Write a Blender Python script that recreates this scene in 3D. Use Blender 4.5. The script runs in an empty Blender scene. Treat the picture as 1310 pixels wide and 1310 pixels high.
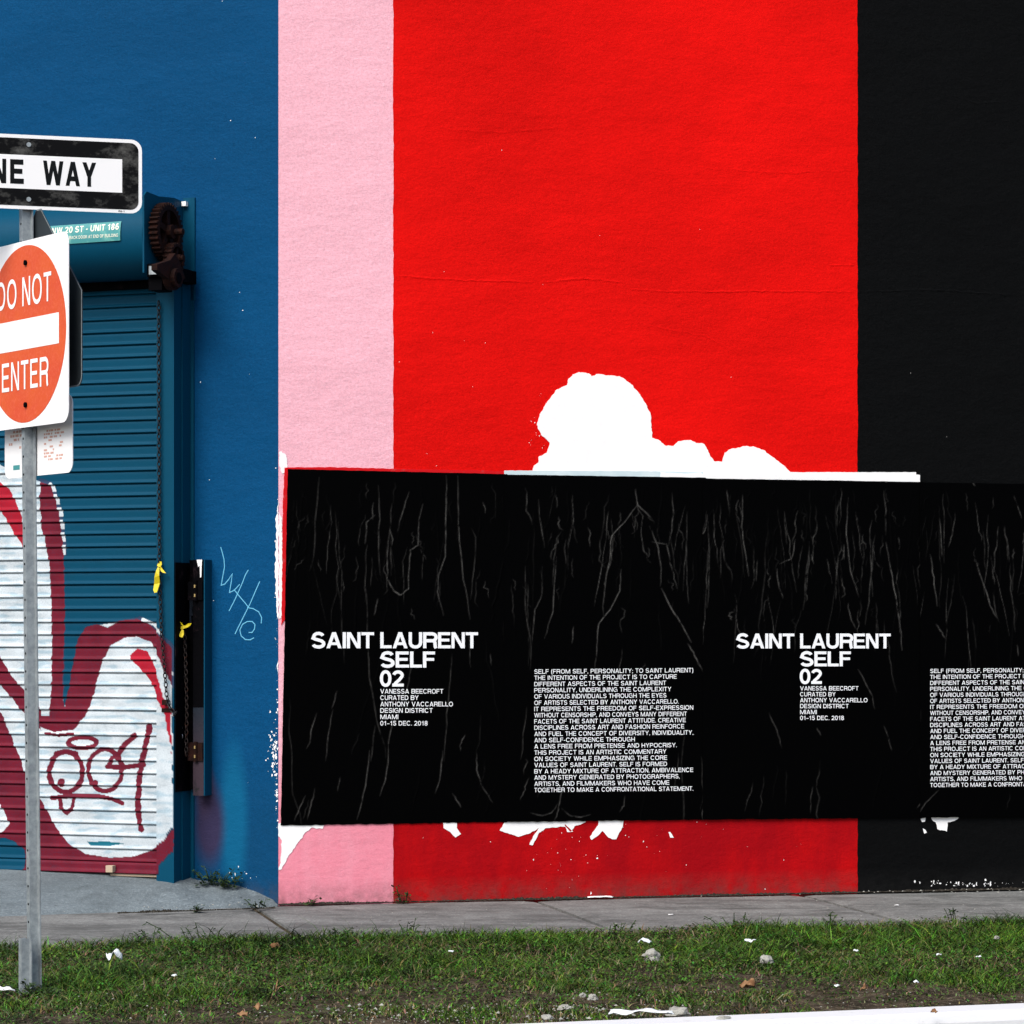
import bpy, math, random
import numpy as np
from mathutils import Vector
from mathutils.geometry import tessellate_polygon
from mathutils import noise as mnoise
random.seed(7); rng = np.random.default_rng(7)
SC = bpy.context.scene; COL = SC.collection
# ------------------------------------------------------------------ camera, sky, sun, exposure
F = 3684.0; H = 1.45; HY = 815.0; CX = 655.0        # focal length, eye height, horizon row, centre column (photo pixels)
cam = bpy.data.cameras.new('camera'); cam.sensor_width = 36; cam.lens = 36*F/1310
cam.shift_y = (HY-655)/1310; cam.clip_start = .1; cam.clip_end = 900
co = bpy.data.objects.new('camera', cam); COL.objects.link(co)
co.location = (0, 0, H); co.rotation_euler = (math.pi/2, 0, 0); SC.camera = co
SUN_EL = math.radians(47); SUN_AZ = math.radians(212)   # compass style: from +Y clockwise
w = bpy.data.worlds.new('World'); SC.world = w; w.use_nodes = True
nt = w.node_tree; bg = nt.nodes['Background']; sky = nt.nodes.new('ShaderNodeTexSky')
sky.sky_type = 'NISHITA'; sky.sun_disc = False; sky.sun_elevation = SUN_EL; sky.sun_rotation = SUN_AZ
sky.air_density = 1.0; sky.dust_density = 3.0; sky.ozone_density = 1.0
nt.links.new(sky.outputs[0], bg.inputs[0]); bg.inputs[1].default_value = .075
sl = bpy.data.lights.new('sun', 'SUN'); sl.energy = 1.5; sl.angle = math.radians(35); sl.color = (1, .97, .92)
so = bpy.data.objects.new('sun', sl); COL.objects.link(so)
sd = Vector((math.sin(SUN_AZ)*math.cos(SUN_EL), math.cos(SUN_AZ)*math.cos(SUN_EL), math.sin(SUN_EL)))
so.rotation_euler = sd.to_track_quat('Z', 'Y').to_euler(); so.location = (0, 0, 12)
SC.view_settings.view_transform = 'Standard'; SC.view_settings.look = 'None'
SC.view_settings.exposure = 1.3; SC.view_settings.gamma = 1; SC.view_settings.use_curve_mapping = False

# ------------------------------------------------------------------ helpers
def tag(o, label=None, cat=None, group=None, kind=None):
    if label: o['label'] = label
    if cat: o['category'] = cat
    if group: o['group'] = group
    if kind: o['kind'] = kind
    return o
def empty(name, loc=(0, 0, 0), label=None, cat=None, group=None, kind=None):
    o = bpy.data.objects.new(name, None); COL.objects.link(o); o.location = loc
    return tag(o, label, cat, group, kind)
def link(name, me, mat, parent=None):
    o = bpy.data.objects.new(name, me); COL.objects.link(o)
    if mat: me.materials.append(mat)
    if parent:
        o.parent = parent; p = parent; v = Vector((0, 0, 0))
        while p: v -= p.location; p = p.parent
        o.location = v                                   # meshes are in world coordinates
    return o
def npmesh(name, V, Q, T=None):
    """V (n,3), Q (m,4) quads, T (k,3) triangles"""
    me = bpy.data.meshes.new(name); V = np.asarray(V, np.float32)
    Q = np.asarray(Q, np.int32).reshape(-1, 4); T = np.zeros((0, 3), np.int32) if T is None else np.asarray(T, np.int32).reshape(-1, 3)
    me.vertices.add(len(V)); me.vertices.foreach_set('co', V.ravel())
    me.loops.add(Q.size+T.size); me.loops.foreach_set('vertex_index', np.concatenate([Q.ravel(), T.ravel()]))
    me.polygons.add(len(Q)+len(T))
    st = np.concatenate([np.arange(len(Q))*4, Q.size+np.arange(len(T))*3]).astype(np.int32)
    me.polygons.foreach_set('loop_start', st); me.update(calc_edges=True); me.validate()
    return me
class MB:
    def __init__(s): s.v = []; s.f = []
    def add(s, vs, fs):
        b = len(s.v); s.v += [tuple(v) for v in vs]; s.f += [tuple(b+i for i in f) for f in fs]; return s
    def box(s, fr, a0, a1, z0, z1, o0, o1):                  # box in a frame: along, up, out
        c = [fr.P(a, z, o) for a in (a0, a1) for z in (z0, z1) for o in (o0, o1)]
        return s.add(c, [(0, 1, 3, 2), (4, 6, 7, 5), (0, 4, 5, 1), (2, 3, 7, 6), (0, 2, 6, 4), (1, 5, 7, 3)])
    def tube(s, pts, r, n=8, cap=True):
        pts = [Vector(p) for p in pts]; m = len(pts); vs = []
        up = Vector((0, 0, 1))
        for i, p in enumerate(pts):
            t = (pts[min(i+1, m-1)]-pts[max(i-1, 0)]).normalized()
            u = up if abs(t.dot(up)) < .9 else Vector((1, 0, 0))
            a = t.cross(u).normalized(); b = t.cross(a)
            rr = r[i] if isinstance(r, (list, tuple)) else r
            vs += [p+(a*math.cos(k*2*math.pi/n)+b*math.sin(k*2*math.pi/n))*rr for k in range(n)]
        fs = [(i*n+k, i*n+(k+1) % n, (i+1)*n+(k+1) % n, (i+1)*n+k) for i in range(m-1) for k in range(n)]
        if cap: fs += [tuple(range(n))[::-1], tuple((m-1)*n+k for k in range(n))]
        return s.add(vs, fs)
    def prism(s, fr, poly, o0, o1, holes=None):              # polygon (a,z) list extruded between offsets, front = o1
        n = len(poly)
        tris = tessellate_polygon([[Vector((a, z, 0)) for a, z in poly]])
        vs = [fr.P(a, z, o1) for a, z in poly]+[fr.P(a, z, o0) for a, z in poly]
        fs = [tuple(t) for t in tris]+[tuple(n+i for i in t)[::-1] for t in tris]
        fs += [(i, (i+1) % n, n+(i+1) % n, n+i) for i in range(n)]
        return s.add(vs, fs)
    def build(s, name, mat, parent=None, smooth=False, bevel=0):
        me = bpy.data.meshes.new(name); me.from_pydata(s.v, [], s.f); me.update()
        import bmesh
        bm = bmesh.new(); bm.from_mesh(me); bmesh.ops.recalc_face_normals(bm, faces=bm.faces); bm.to_mesh(me); bm.free()
        if smooth: me.polygons.foreach_set('use_smooth', [True]*len(me.polygons))
        o = link(name, me, mat, parent)
        if bevel:
            m = o.modifiers.new('bevel', 'BEVEL'); m.width = bevel; m.segments = 2; m.limit_method = 'ANGLE'
        return o
class Frame:
    """a vertical plane: a = metres along d, z = height, o = metres out along n"""
    def __init__(s, O, d, n): s.O = Vector(O); s.d = Vector(d).normalized(); s.n = Vector(n).normalized()
    def P(s, a, z, o=0):
        return (s.O.x+s.d.x*a+s.n.x*o, s.O.y+s.d.y*a+s.n.y*o, s.O.z+z)
    def A(s, px, py, o=0):                                    # measured photo position -> (a, z) on the plane
        r = Vector(((px-CX)/F, 1, (HY-py)/F)); c = Vector((0, 0, H)); q = s.O+s.n*o
        t = (q-c).dot(s.n)/r.dot(s.n); p = c+r*t
        return ((p-s.O).dot(s.d), p.z-s.O.z)
def ground_at(px, py, z=0):
    Y = F*(H-z)/(py-HY); return Vector(((px-CX)/F*Y, Y, z))
Yc = F*H/(1157-HY); Xc = (356-CX)/F*Yc
RW = Frame((Xc, Yc, 0), (1, .232, 0), (.232, -1, 0))          # striped wall, runs right from the corner
BW = Frame((Xc, Yc, 0), (-1, .37, 0), (-.37, -1, 0))          # blue wall, runs left from the corner
def fgn(x, y, seed=0): return mnoise.noise(Vector((x, y, seed*7.3)))

# ------------------------------------------------------------------ materials
def lin(c): return tuple((v/12.92 if v <= .04045 else ((v+.055)/1.055)**2.4) for v in [k/255 for k in c])+(1,)
class M:
    def __init__(s, name, base=(.5, .5, .5), rough=.7, spec=.3, metal=0):
        s.m = bpy.data.materials.new(name); s.m.use_nodes = True; s.t = s.m.node_tree; s.N = s.t.nodes; s.L = s.t.links
        s.b = s.N['Principled BSDF']; s.b.inputs['Base Color'].default_value = tuple(base)[:3]+(1,)
        s.b.inputs['Roughness'].default_value = rough; s.b.inputs['Specular IOR Level'].default_value = spec; s.b.inputs['Metallic'].default_value = metal
        s.col = None; s.h = None; s.pos = s.N.new('ShaderNodeNewGeometry').outputs['Position']
    def scaled(s, sc):
        v = s.N.new('ShaderNodeVectorMath'); v.operation = 'MULTIPLY'; v.inputs[1].default_value = sc; s.L.new(s.pos, v.inputs[0]); return v.outputs[0]
    def noise(s, scale, detail=4, rough=.6, stretch=(1, 1, 1)):
        n = s.N.new('ShaderNodeTexNoise'); n.inputs['Scale'].default_value = scale; n.inputs['Detail'].default_value = detail
        n.inputs['Roughness'].default_value = rough; s.L.new(s.scaled(stretch), n.inputs['Vector']); return n.outputs['Fac']
    def ramp(s, src, a, b, lo=0, hi=1):
        r = s.N.new('ShaderNodeMapRange'); r.inputs[1].default_value = a; r.inputs[2].default_value = b
        r.inputs[3].default_value = lo; r.inputs[4].default_value = hi; s.L.new(src, r.inputs[0]); return r.outputs[0]
    def mul(s, a, b):
        n = s.N.new('ShaderNodeMath'); n.operation = 'MULTIPLY'; s.L.new(a, n.inputs[0])
        if isinstance(b, (int, float)): n.inputs[1].default_value = b
        else: s.L.new(b, n.inputs[1])
        return n.outputs[0]
    def sep(s, k):
        n = s.N.new('ShaderNodeSeparateXYZ'); s.L.new(s.pos, n.inputs[0]); return n.outputs[k]
    def mix(s, fac, c):                                        # blend current colour towards c
        n = s.N.new('ShaderNodeMix'); n.data_type = 'RGBA'
        if s.col is None: n.inputs[6].default_value = s.b.inputs['Base Color'].default_value[:]
        else: s.L.new(s.col, n.inputs[6])
        if isinstance(c, (tuple, list)): n.inputs[7].default_value = tuple(c)[:3]+(1,)
        else: s.L.new(c, n.inputs[7])
        if isinstance(fac, (int, float)): n.inputs[0].default_value = fac
        else: s.L.new(fac, n.inputs[0])
        s.col = n.outputs[2]; s.L.new(s.col, s.b.inputs['Base Color']); return s
    def attr(s, name):
        a = s.N.new('ShaderNodeAttribute'); a.attribute_name = name; return a
    def bump(s, src, strength, dist):
        n = s.N.new('ShaderNodeBump'); n.inputs['Strength'].default_value = strength; n.inputs['Distance'].default_value = dist
        s.L.new(src, n.inputs['Height'])
        if s.h is not None: s.L.new(s.h, n.inputs['Normal'])
        s.h = n.outputs[0]; s.L.new(s.h, s.b.inputs['Normal']); return s

def stucco(name, rgb, rough=.62, spec=.25, dirt=.35, grain=.25, shade_dirtcol=(.03, .02, .02), foot=(.06, .05, .045), mott=.55):  # dirt: strength of the painted shade and dirt low down
    m = M(name, rgb, rough, spec); c = tuple(rgb)[:3]
    m.mix(m.ramp(m.noise(.9, 6, .62, (1, 1, 1.5)), .36, .68, 0, mott), tuple(k*.66 for k in c))
    m.mix(m.ramp(m.noise(80, 5, .9), .42, .66, 0, grain*1.8), tuple(min(1, k*1.5+.0008) for k in c))
    m.mix(m.ramp(m.noise(95, 5, .9), .46, .66, 0, grain*1.8), tuple(k*.5 for k in c))
    # shade painted into the colour low on the wall, with splashed dirt and streaks
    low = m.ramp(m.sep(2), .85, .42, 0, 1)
    m.mix(m.mul(low, m.ramp(m.noise(3.5, 6, .7, (1, 1, .35)), .25, .62, dirt*.5, dirt)), shade_dirtcol)
    vlow = m.ramp(m.sep(2), .14, .0, 0, 1)
    m.mix(m.mul(vlow, m.ramp(m.noise(14, 5, .7), .3, .65, 0, .6)), foot)
    # pin-prick chips
    m.mix(m.ramp(m.noise(38, 1, .5), .855, .865, 0, .8), (.6, .57, .55))
    m.bump(m.noise(2.2, 7, .66, (1, 1, 1.9)), .6, .020); m.bump(m.noise(55, 5, .75), .4, .004)
    return m
MAT = {}
MAT['pink'] = stucco('pink_paint', (.86, .43, .51), mott=.22, spec=.08, dirt=.75, shade_dirtcol=(.70, .17, .24)).m
MAT['red'] = stucco('red_paint', (.70, .0042, .0030), mott=.75, spec=.04, dirt=.85, grain=.22, shade_dirtcol=(.22, .002, .006)).m
MAT['black'] = stucco('black_paint', (.0020, .0022, .0024), rough=.6, spec=.05, dirt=.1, grain=.5, shade_dirtcol=(.002, .002, .002), foot=(.012, .012, .012)).m
def blue(): return stucco('blue_paint', (.0008, .053, .147), dirt=.4, spec=.05, grain=.25, shade_dirtcol=(.004, .035, .08))
MAT['blueplain'] = blue().m
mb = blue(); a = mb.attr('paint'); mb.mix(a.outputs['Alpha'], a.outputs['Color']); MAT['blue'] = mb.m
m = M('blue_metal_paint', (.0008, .050, .098), .5, .07)
m.mix(m.ramp(m.noise(2, 5), .4, .7, 0, .4), (.002, .042, .078)); m.mix(m.ramp(m.noise(30, 4, .7), .66, .75, 0, .5), (.02, .05, .07))
m.mix(m.ramp(m.noise(150, 2, .8), .35, .75, 0, .25), (.004, .08, .155))
MAT['metal_blue'] = m.bump(m.noise(8, 4), .25, .004).m
m = M('shutter_paint', (.0008, .050, .098), .5, .07)
m.mix(m.ramp(m.noise(2, 5), .4, .7, 0, .4), (.002, .042, .078))
a = m.attr('paint'); m.mix(a.outputs['Alpha'], a.outputs['Color'])
m.mix(m.ramp(m.noise(9, 5, .7, (1, 1, 2)), .56, .78, 0, .3), (.002, .03, .05))
m.mix(m.ramp(m.noise(170, 2, .8), .45, .8, 0, .4), (.002, .06, .11))
MAT['shutter'] = m.bump(m.noise(12, 4), .25, .003).m
m = M('rusty_iron', (.011, .0035, .0025), .8, .12, .0); m.mix(m.ramp(m.noise(22, 5, .7), .42, .7), (.026, .007, .004))
m.mix(m.ramp(m.noise(60, 3), .5, .7), (.006, .003, .003)); MAT['rust'] = m.bump(m.noise(90, 3), .6, .004).m
m = M('black_grime_steel', (.0012, .0012, .002), .7, .03); m.mix(m.ramp(m.noise(12, 5, .7), .58, .72, 0, .8), (.02, .011, .014))
MAT['grime'] = m.bump(m.noise(50, 3), .4, .003).m
m = M('purple_stained_steel', (.003, .008, .018), .55, .3); m.mix(m.ramp(m.sep(2), .75, 1.05, 1, 0), (.028, .016, .026))
m.mix(m.ramp(m.noise(16, 5, .7), .55, .7, 0, .9), (.004, .004, .006)); MAT['stained'] = m.bump(m.noise(50, 3), .4, .003).m
m = M('chain_steel', (.03, .022, .02), .5, .4, .5); m.mix(m.ramp(m.noise(30, 3), .5, .6), (.05, .02, .012)); MAT['chain'] = m.m
MAT['chain_bright'] = M('bright_chain_steel', (.35, .36, .4), .35, .5, .9).m
MAT['dark_chain'] = M('dark_chain_steel', (.018, .016, .018), .5, .4, .6).m
m = M('yellow_ribbon', (.58, .46, .008), .5, .3); MAT['yellow'] = m.bump(m.noise(60, 2), .3, .003).m
m = M('white_paper', (.84, .84, .84), .8, .15); m.mix(m.ramp(m.noise(25, 4), .55, .8, 0, .2), (.68, .69, .7)); MAT['paper'] = m.bump(m.noise(50, 4), .3, .002).m
m = M('pale_blue_paper', (.52, .64, .68), .8, .15); m.mix(m.ramp(m.noise(6, 4), .45, .7, 0, .6), (.7, .78, .8)); MAT['palepaper'] = m.m
m = M('red_paper', (.55, .006, .01), .8, .1); m.mix(m.ramp(m.noise(20, 4), .6, .75, 0, .4), (.4, .1, .1)); MAT['redpaper'] = m.m
MAT['ink'] = M('white_ink', (.80, .82, .85), .6, .2).m
m = M('black_poster_paper', (.0004, .0004, .0005), .42, .022)
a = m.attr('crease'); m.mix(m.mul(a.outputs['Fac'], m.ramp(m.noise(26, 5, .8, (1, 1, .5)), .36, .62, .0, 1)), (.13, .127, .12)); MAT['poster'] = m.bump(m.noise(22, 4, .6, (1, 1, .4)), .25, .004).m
m = M('galvanised_steel', (.36, .40, .42), .5, .4, .45); m.mix(m.ramp(m.noise(28, 5, .7), .35, .7), (.20, .23, .25)); m.mix(m.ramp(m.noise(7, 5, .7, (1, 1, .3)), .55, .75, 0, .5), (.12, .13, .14))
MAT['galv'] = m.bump(m.noise(60, 3), .25, .002).m
m = M('sign_black', (.003, .003, .0035), .45, .08)
m.mix(m.ramp(m.noise(7, 8, .75, (1, 1, 1.5)), .50, .72, 0, .55), (.20, .20, .19)); MAT['signblack'] = m.m
m = M('sign_letter_black', (.004, .005, .006), .45, .1); m.mix(m.ramp(m.noise(30, 5, .7), .6, .75, 0, .5), (.16, .16, .16)); MAT['letterblack'] = m.m
m = M('sign_white', (.82, .82, .83), .35, .3); m.mix(m.ramp(m.noise(5, 6, .7), .55, .8, 0, .25), (.6, .6, .6)); MAT['signwhite'] = m.m
m = M('faded_sign_red', (.56, .068, .026), .4, .1)
m.mix(m.ramp(m.noise(4, 6, .7), .35, .7, 0, .6), (.62, .12, .02)); m.mix(m.ramp(m.noise(70, 5, .8), .48, .66, 0, .5), (.66, .14, .08)); MAT['signred'] = m.m
m = M('sign_back_aluminium', (.035, .045, .05), .45, .4, .5); m.mix(m.ramp(m.noise(4, 5), .4, .7, 0, .5), (.02, .025, .03)); MAT['signback'] = m.m
m = M('sticker_green', (.05, .25, .26), .5, .3); m.mix(m.ramp(m.noise(18, 5), .5, .7, 0, .6), (.2, .5, .42)); MAT['green'] = m.m
MAT['pinkprint'] = M('faint_red_print', (.60, .36, .30), .6, .2).m
MAT['cream'] = M('cream_ink', (.75, .78, .66), .6, .2).m
# concrete
def concrete(name, c0, c1, c2, bumpd=.004, gr=.8, stain=0):
    m = M(name, c0, .85, .2)
    m.mix(m.ramp(m.noise(1.6, 6, .65), .35, .7), c1); m.mix(m.ramp(m.noise(7, 6, .75), .5, .72, 0, .75), c2)
    m.mix(m.ramp(m.noise(70, 4, .85), .5, .68, 0, gr), tuple(k*1.8 for k in c0)); m.mix(m.ramp(m.noise(60, 4, .85, (1, 1, 1.3)), .52, .68, 0, gr), tuple(k*.4 for k in c0))
    if stain: m.mix(m.ramp(m.noise(2.6, 7, .8, (.5, 1, 1)), .46, .60, 0, stain), tuple(k*.38 for k in c0)); m.mix(m.ramp(m.noise(22, 3, .6), .66, .72, 0, .7), tuple(k*.45 for k in c0))
    m.bump(m.noise(40, 5, .7), .5, bumpd); return m
m = concrete('pavement_concrete', (.20, .203, .196), (.125, .128, .124), (.055, .052, .05), gr=.8, stain=.9)
MAT['pave'] = m.m
MAT['ramp'] = concrete('ramp_concrete', (.155, .185, .20), (.11, .135, .15), (.07, .085, .095), .014, gr=.6, stain=.4).m
m = M('kerb_white_paint', (.60, .61, .62), .7, .2); m.mix(m.ramp(m.noise(9, 6, .7), .62, .72, 0, .5), (.35, .35, .36)); MAT['kerb'] = m.bump(m.noise(40, 4), .3, .004).m
m = M('soil', (.020, .016, .010), .95, .1); m.mix(m.ramp(m.noise(5, 6, .75), .42, .6), (.075, .058, .038)); m.mix(m.ramp(m.noise(35, 5, .85), .52, .68), (.20, .165, .12)); m.mix(m.ramp(m.noise(28, 5, .85, (1, 1.3, 1)), .54, .66), (.014, .011, .007)); MAT['soil'] = m.bump(m.noise(30, 5, .7), .8, .02).m
m = M('asphalt', (.05, .05, .052), .9, .2); m.mix(m.ramp(m.noise(60, 4), .5, .7), (.075, .075, .075)); MAT['asphalt'] = m.bump(m.noise(120, 3), .5, .004).m
m = M('grass_blades', (.05, .1, .02), .6, .2); a = m.attr('tint'); m.mix(1.0, a.outputs['Color']); MAT['grass'] = m.m
m.b.inputs['Subsurface Weight'].default_value = 0
m = M('weed_leaf', (.018, .035, .012), .6, .2); m.mix(m.ramp(m.noise(20, 3), .4, .6), (.04, .07, .02)); MAT['weed'] = m.m
m = M('broken_concrete', (.30, .30, .27), .85, .2); m.mix(m.ramp(m.noise(30, 5, .7), .45, .65, 0, .8), (.22, .21, .19)); MAT['stone'] = m.bump(m.noise(40, 4), .8, .01).m
m = M('white_plastic', (.62, .66, .68), .4, .4); MAT['litter'] = m.bump(m.noise(40, 3), .5, .006).m
m = M('dry_leaf', (.15, .07, .03), .8, .2); m.mix(m.ramp(m.noise(60, 3), .4, .6), (.26, .15, .075)); MAT['dryleaf'] = m.m
MAT['brass'] = M('brass_lock', (.45, .33, .14), .4, .5, .7).m
MAT['wood'] = M('pale_wood_block', (.42, .33, .24), .8, .2).m

# ------------------------------------------------------------------ letters (strokes, no font file)
def arc(cx, cy, rx, ry, a0, a1, n=14, k=1.0):
    return [(cx+rx*(abs(math.cos(t))**k)*math.copysign(1, math.cos(t)), cy+ry*(abs(math.sin(t))**k)*math.copysign(1, math.sin(t))) for t in [math.radians(a0+(a1-a0)*i/n) for i in range(n+1)]]
def stroke_quads(pts, t, closed=False, tx=None):
    P_ = [np.array(p, float) for p in pts]; n = len(P_); L_, R_ = [], []
    for i in range(n):
        pa = P_[i-1] if (i > 0 or closed) else P_[i]; pb = P_[(i+1) % n] if (i < n-1 or closed) else P_[i]
        d1 = P_[i]-pa; d2 = pb-P_[i]
        if np.linalg.norm(d1) < 1e-9: d1 = d2
        if np.linalg.norm(d2) < 1e-9: d2 = d1
        d1 = d1/np.linalg.norm(d1); d2 = d2/np.linalg.norm(d2)
        n1 = np.array((-d1[1], d1[0])); n2 = np.array((-d2[1], d2[0])); nn = n1+n2; l = np.linalg.norm(nn)
        nn = n1 if l < 1e-6 else nn/l
        k = t/2/max(.5, nn.dot(n1)); L_.append(P_[i]+nn*k); R_.append(P_[i]-nn*k)
    m = n if closed else n-1
    return [[tuple(L_[i]), tuple(R_[i]), tuple(R_[(i+1) % n]), tuple(L_[(i+1) % n])] for i in range(m)]
WID = dict(A=.98, B=.93, C=.95, D=.94, E=.84, F=.78, G=1.0, H=.92, I=.2, J=.72, K=.95, L=.76, M=1.12, N=.92, O=1.04, P=.86, Q=1.04, R=.93, S=.88, T=.82, U=.92, V=.94, W=1.3, X=.88, Y=.9, Z=.78); WID.update(S=.84, T=.77, L=.70, E=.78, N=.83, U=.84, R=.87, F=.73, A=.94, D=.88, H=.86, O=1.0, P=.82, B=.88)
def glyph(ch, t):
    """list of (stroke layer, polygons); returns width, polys; cap height = 1"""
    h = t/2; out = []
    def st(pts, closed=False): out.append(stroke_quads(pts, t, closed))
    def rc(x0, y0, x1, y1): out.append([[(x0, y0), (x1, y0), (x1, y1), (x0, y1)]])
    def dg(x0, y0, x1, y1, f=1.0):                            # diagonal with level ends, x = centre
        hx = f*h*math.hypot(x1-x0, y1-y0)/abs(y1-y0); out.append([[(x0-hx, y0), (x0+hx, y0), (x1+hx, y1), (x1-hx, y1)]]); return hx
    w = WID.get(ch, .75)
    if ch == 'I': w = t
    hb = h*.9
    if ch == 'A':
        e = t*.56; dg(e, 0, w/2-.04*t, 1); dg(w-e, 0, w/2+.04*t, 1); rc(w*.22, .2, w*.78, .2+t*.85)
    elif ch in 'BPR':
        rc(0, 0, t, 1); mid = .47 if ch != 'B' else .52; r = (1-mid)/2 - 0
        top = [(t, 1-h), (w*.93-r, 1-h)]+arc(w*.95-r, (1-h+mid)/2, r*.92, (1-h-mid)/2, 90, -90, 10)+[(t, mid)]
        st(top)
        if ch == 'B': rr = (mid-h)/2; st([(t, mid), (w-h-rr, mid)]+arc(w-h-rr, (mid+h)/2, rr, rr, 90, -90, 10)+[(t, h)])
        if ch == 'R': st([(w*.45, mid), (w*.62, mid)]+arc(w*.66, mid-.14, .16, .14, 90, 10, 5)+[(w*.86, .12), (w*.92, 0)])
    elif ch in 'CG':
        st(arc(w/2, .5, w/2-h, .52-h, 38, 322 if ch == 'C' else 300, 26, .9))
        if ch == 'G': rc(w*.52, .42, w-.02, .42+t*.8); rc(w-t*.85, 0, w-.01, .45)
    elif ch == 'D':
        rc(0, 0, t, 1); st([(t, 1-h), (w*.45, 1-h)]+arc(w*.45, .5, w*.55-h, .5-h, 90, -90, 16, .9)+[(t, h)])
    elif ch in 'EF':
        rc(0, 0, t, 1); rc(t, 1-t*.92, w*.97, 1); rc(t, .5-t*.38, w*.9, .5+t*.5)
        if ch == 'E': rc(t, 0, w, t*.92)
    elif ch == 'H': rc(0, 0, t, 1); rc(w-t, 0, w, 1); rc(t, .5-h, w-t, .5+h)
    elif ch == 'I': rc(0, 0, t, 1)
    elif ch == 'J': st([(w-h, 1), (w-h, .3)]+arc(w/2, .3, w/2-h, .32-h, 0, -170, 12))
    elif ch == 'K': rc(0, 0, t, 1); dg(w-t*.75, 1, t*.8, .32); dg(w-t*.7, 0, w*.42, .55)
    elif ch == 'L': rc(0, 0, t, 1); rc(t, 0, w, t*.92)
    elif ch == 'M': rc(0, 0, t*.95, 1); rc(w-t*.95, 0, w, 1); dg(t*.7, 1, w/2, 0, .95); dg(w-t*.7, 1, w/2, 0, .95)
    elif ch == 'N': rc(0, 0, t*.95, 1); rc(w-t*.95, 0, w, 1); dg(t*.65, 1, w-t*.65, 0, .95)
    elif ch in 'OQ0':
        if ch == '0': w = .74
        st(arc(w/2, .5, w/2-h, .52-h, 0, 360, 30, .92)[:-1], True)
        if ch == 'Q': dg(w*.6, .3, w*.95, -.03)
    elif ch == 'S' or ch == '$':
        st(arc(w/2, .735, w*.46-h, .285-h, 12, 270, 14, .9)[:-1]+arc(w/2, .265, w*.49-h, .285-h, 90, -168, 14, .9)) if 0 else \
        st(arc(w/2, .73, w*.45-h, .29-h, 15, 180, 10)+[(w*.12, .63), (w*.28, .565), (w*.5, .51), (w*.72, .455), (w-h-.02, .36)]+arc(w/2, .27, w*.5-h, .29-h, 0, -165, 12))
    elif ch == 'T': rc(0, 1-t*.92, w, 1); rc(w/2-h, 0, w/2+h, 1-t*.92)
    elif ch == 'U': st([(h, 1), (h, .4)]+arc(w/2, .38, w/2-h, .4-h, 180, 360, 14, .92)+[(w-h, 1)])
    elif ch == 'V': dg(t*.56, 1, w/2, 0); dg(w-t*.56, 1, w/2, 0)
    elif ch == 'W': dg(t*.54, 1, w*.27, 0); dg(w*.5, 1, w*.27, 0); dg(w*.5, 1, w*.73, 0); dg(w-t*.54, 1, w*.73, 0)
    elif ch == 'X': dg(t*.6, 1, w-t*.6, 0); dg(w-t*.6, 1, t*.6, 0)
    elif ch == 'Y': dg(t*.6, 1, w/2, .42); dg(w-t*.6, 1, w/2, .42); rc(w/2-h, 0, w/2+h, .44)
    elif ch == 'Z': rc(0, 0, w, t*.92); rc(0, 1-t*.92, w, 1); dg(t*.6, t*.8, w-t*.6, 1-t*.8)
    elif ch == '1': w = .6; rc(w-t-.12, 0, w-.12, 1); rc(.04, .68, w-t-.12, .68+t*.8)
    elif ch == '2': w = .74; st(arc(w/2, .7, w/2-h, .31-h, 170, -20, 12)+[(w*.62, .42), (w*.3, .22), (h*1.3, h)]); rc(0, 0, w, t*.92)
    elif ch == '4': w = .76; rc(w*.58, 0, w*.58+t, 1); rc(0, .2, w, .2+t*.8); dg(w*.1, .3, w*.62, 1)
    elif ch == '5': w = .74; rc(.1, 1-t*.9, w-.04, 1); rc(.08, .5, .08+t*.8, 1); st([(.1, .52)]+arc(w/2, .32, w/2-h, .34-h, 110, -165, 16))
    elif ch == '6': w = .74; st(arc(w/2, .32, w/2-h, .34-h, 0, 360, 20)[:-1], True); st(arc(w/2+.05, .5, w/2-h+.04, .51-h, 60, 180, 10))
    elif ch == '7': w = .7; rc(0, 1-t*.9, w, 1); dg(w*.3, 0, w-t*.6, 1-t*.8)
    elif ch == '8': w = .74; st(arc(w/2, .745, w*.46-h, .275-h, 0, 360, 18)[:-1], True); st(arc(w/2, .28, w/2-h, .30-h, 0, 360, 18)[:-1], True)
    elif ch == '.': w = t; rc(0, 0, t, t*.95)
    elif ch == ',': w = t; rc(0, 0, t, t*.95); out.append([[(t*.4, 0), (t, 0), (t*.5, -.17), (0.02, -.17)]])
    elif ch == ';': w = t; rc(0, 0, t, t*.95); rc(0, .5, t, .5+t*.95); out.append([[(t*.4, 0), (t, 0), (t*.5, -.17), (0.02, -.17)]])
    elif ch == '-': w = .4; rc(0, .32, w, .32+t*.8)
    elif ch == '_': w = .6; rc(0, .32, w, .32+t*.75)
    elif ch == '(': w = .3; st([(w-h, 1.02), (h*1.5, .75), (h, .4), (h*1.5, .05), (w-h, -.2)])
    elif ch == ')': w = .3; st([(h, 1.02), (w-h*1.5, .75), (w-h, .4), (w-h*1.5, .05), (h, -.2)])
    return w, out
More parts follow.
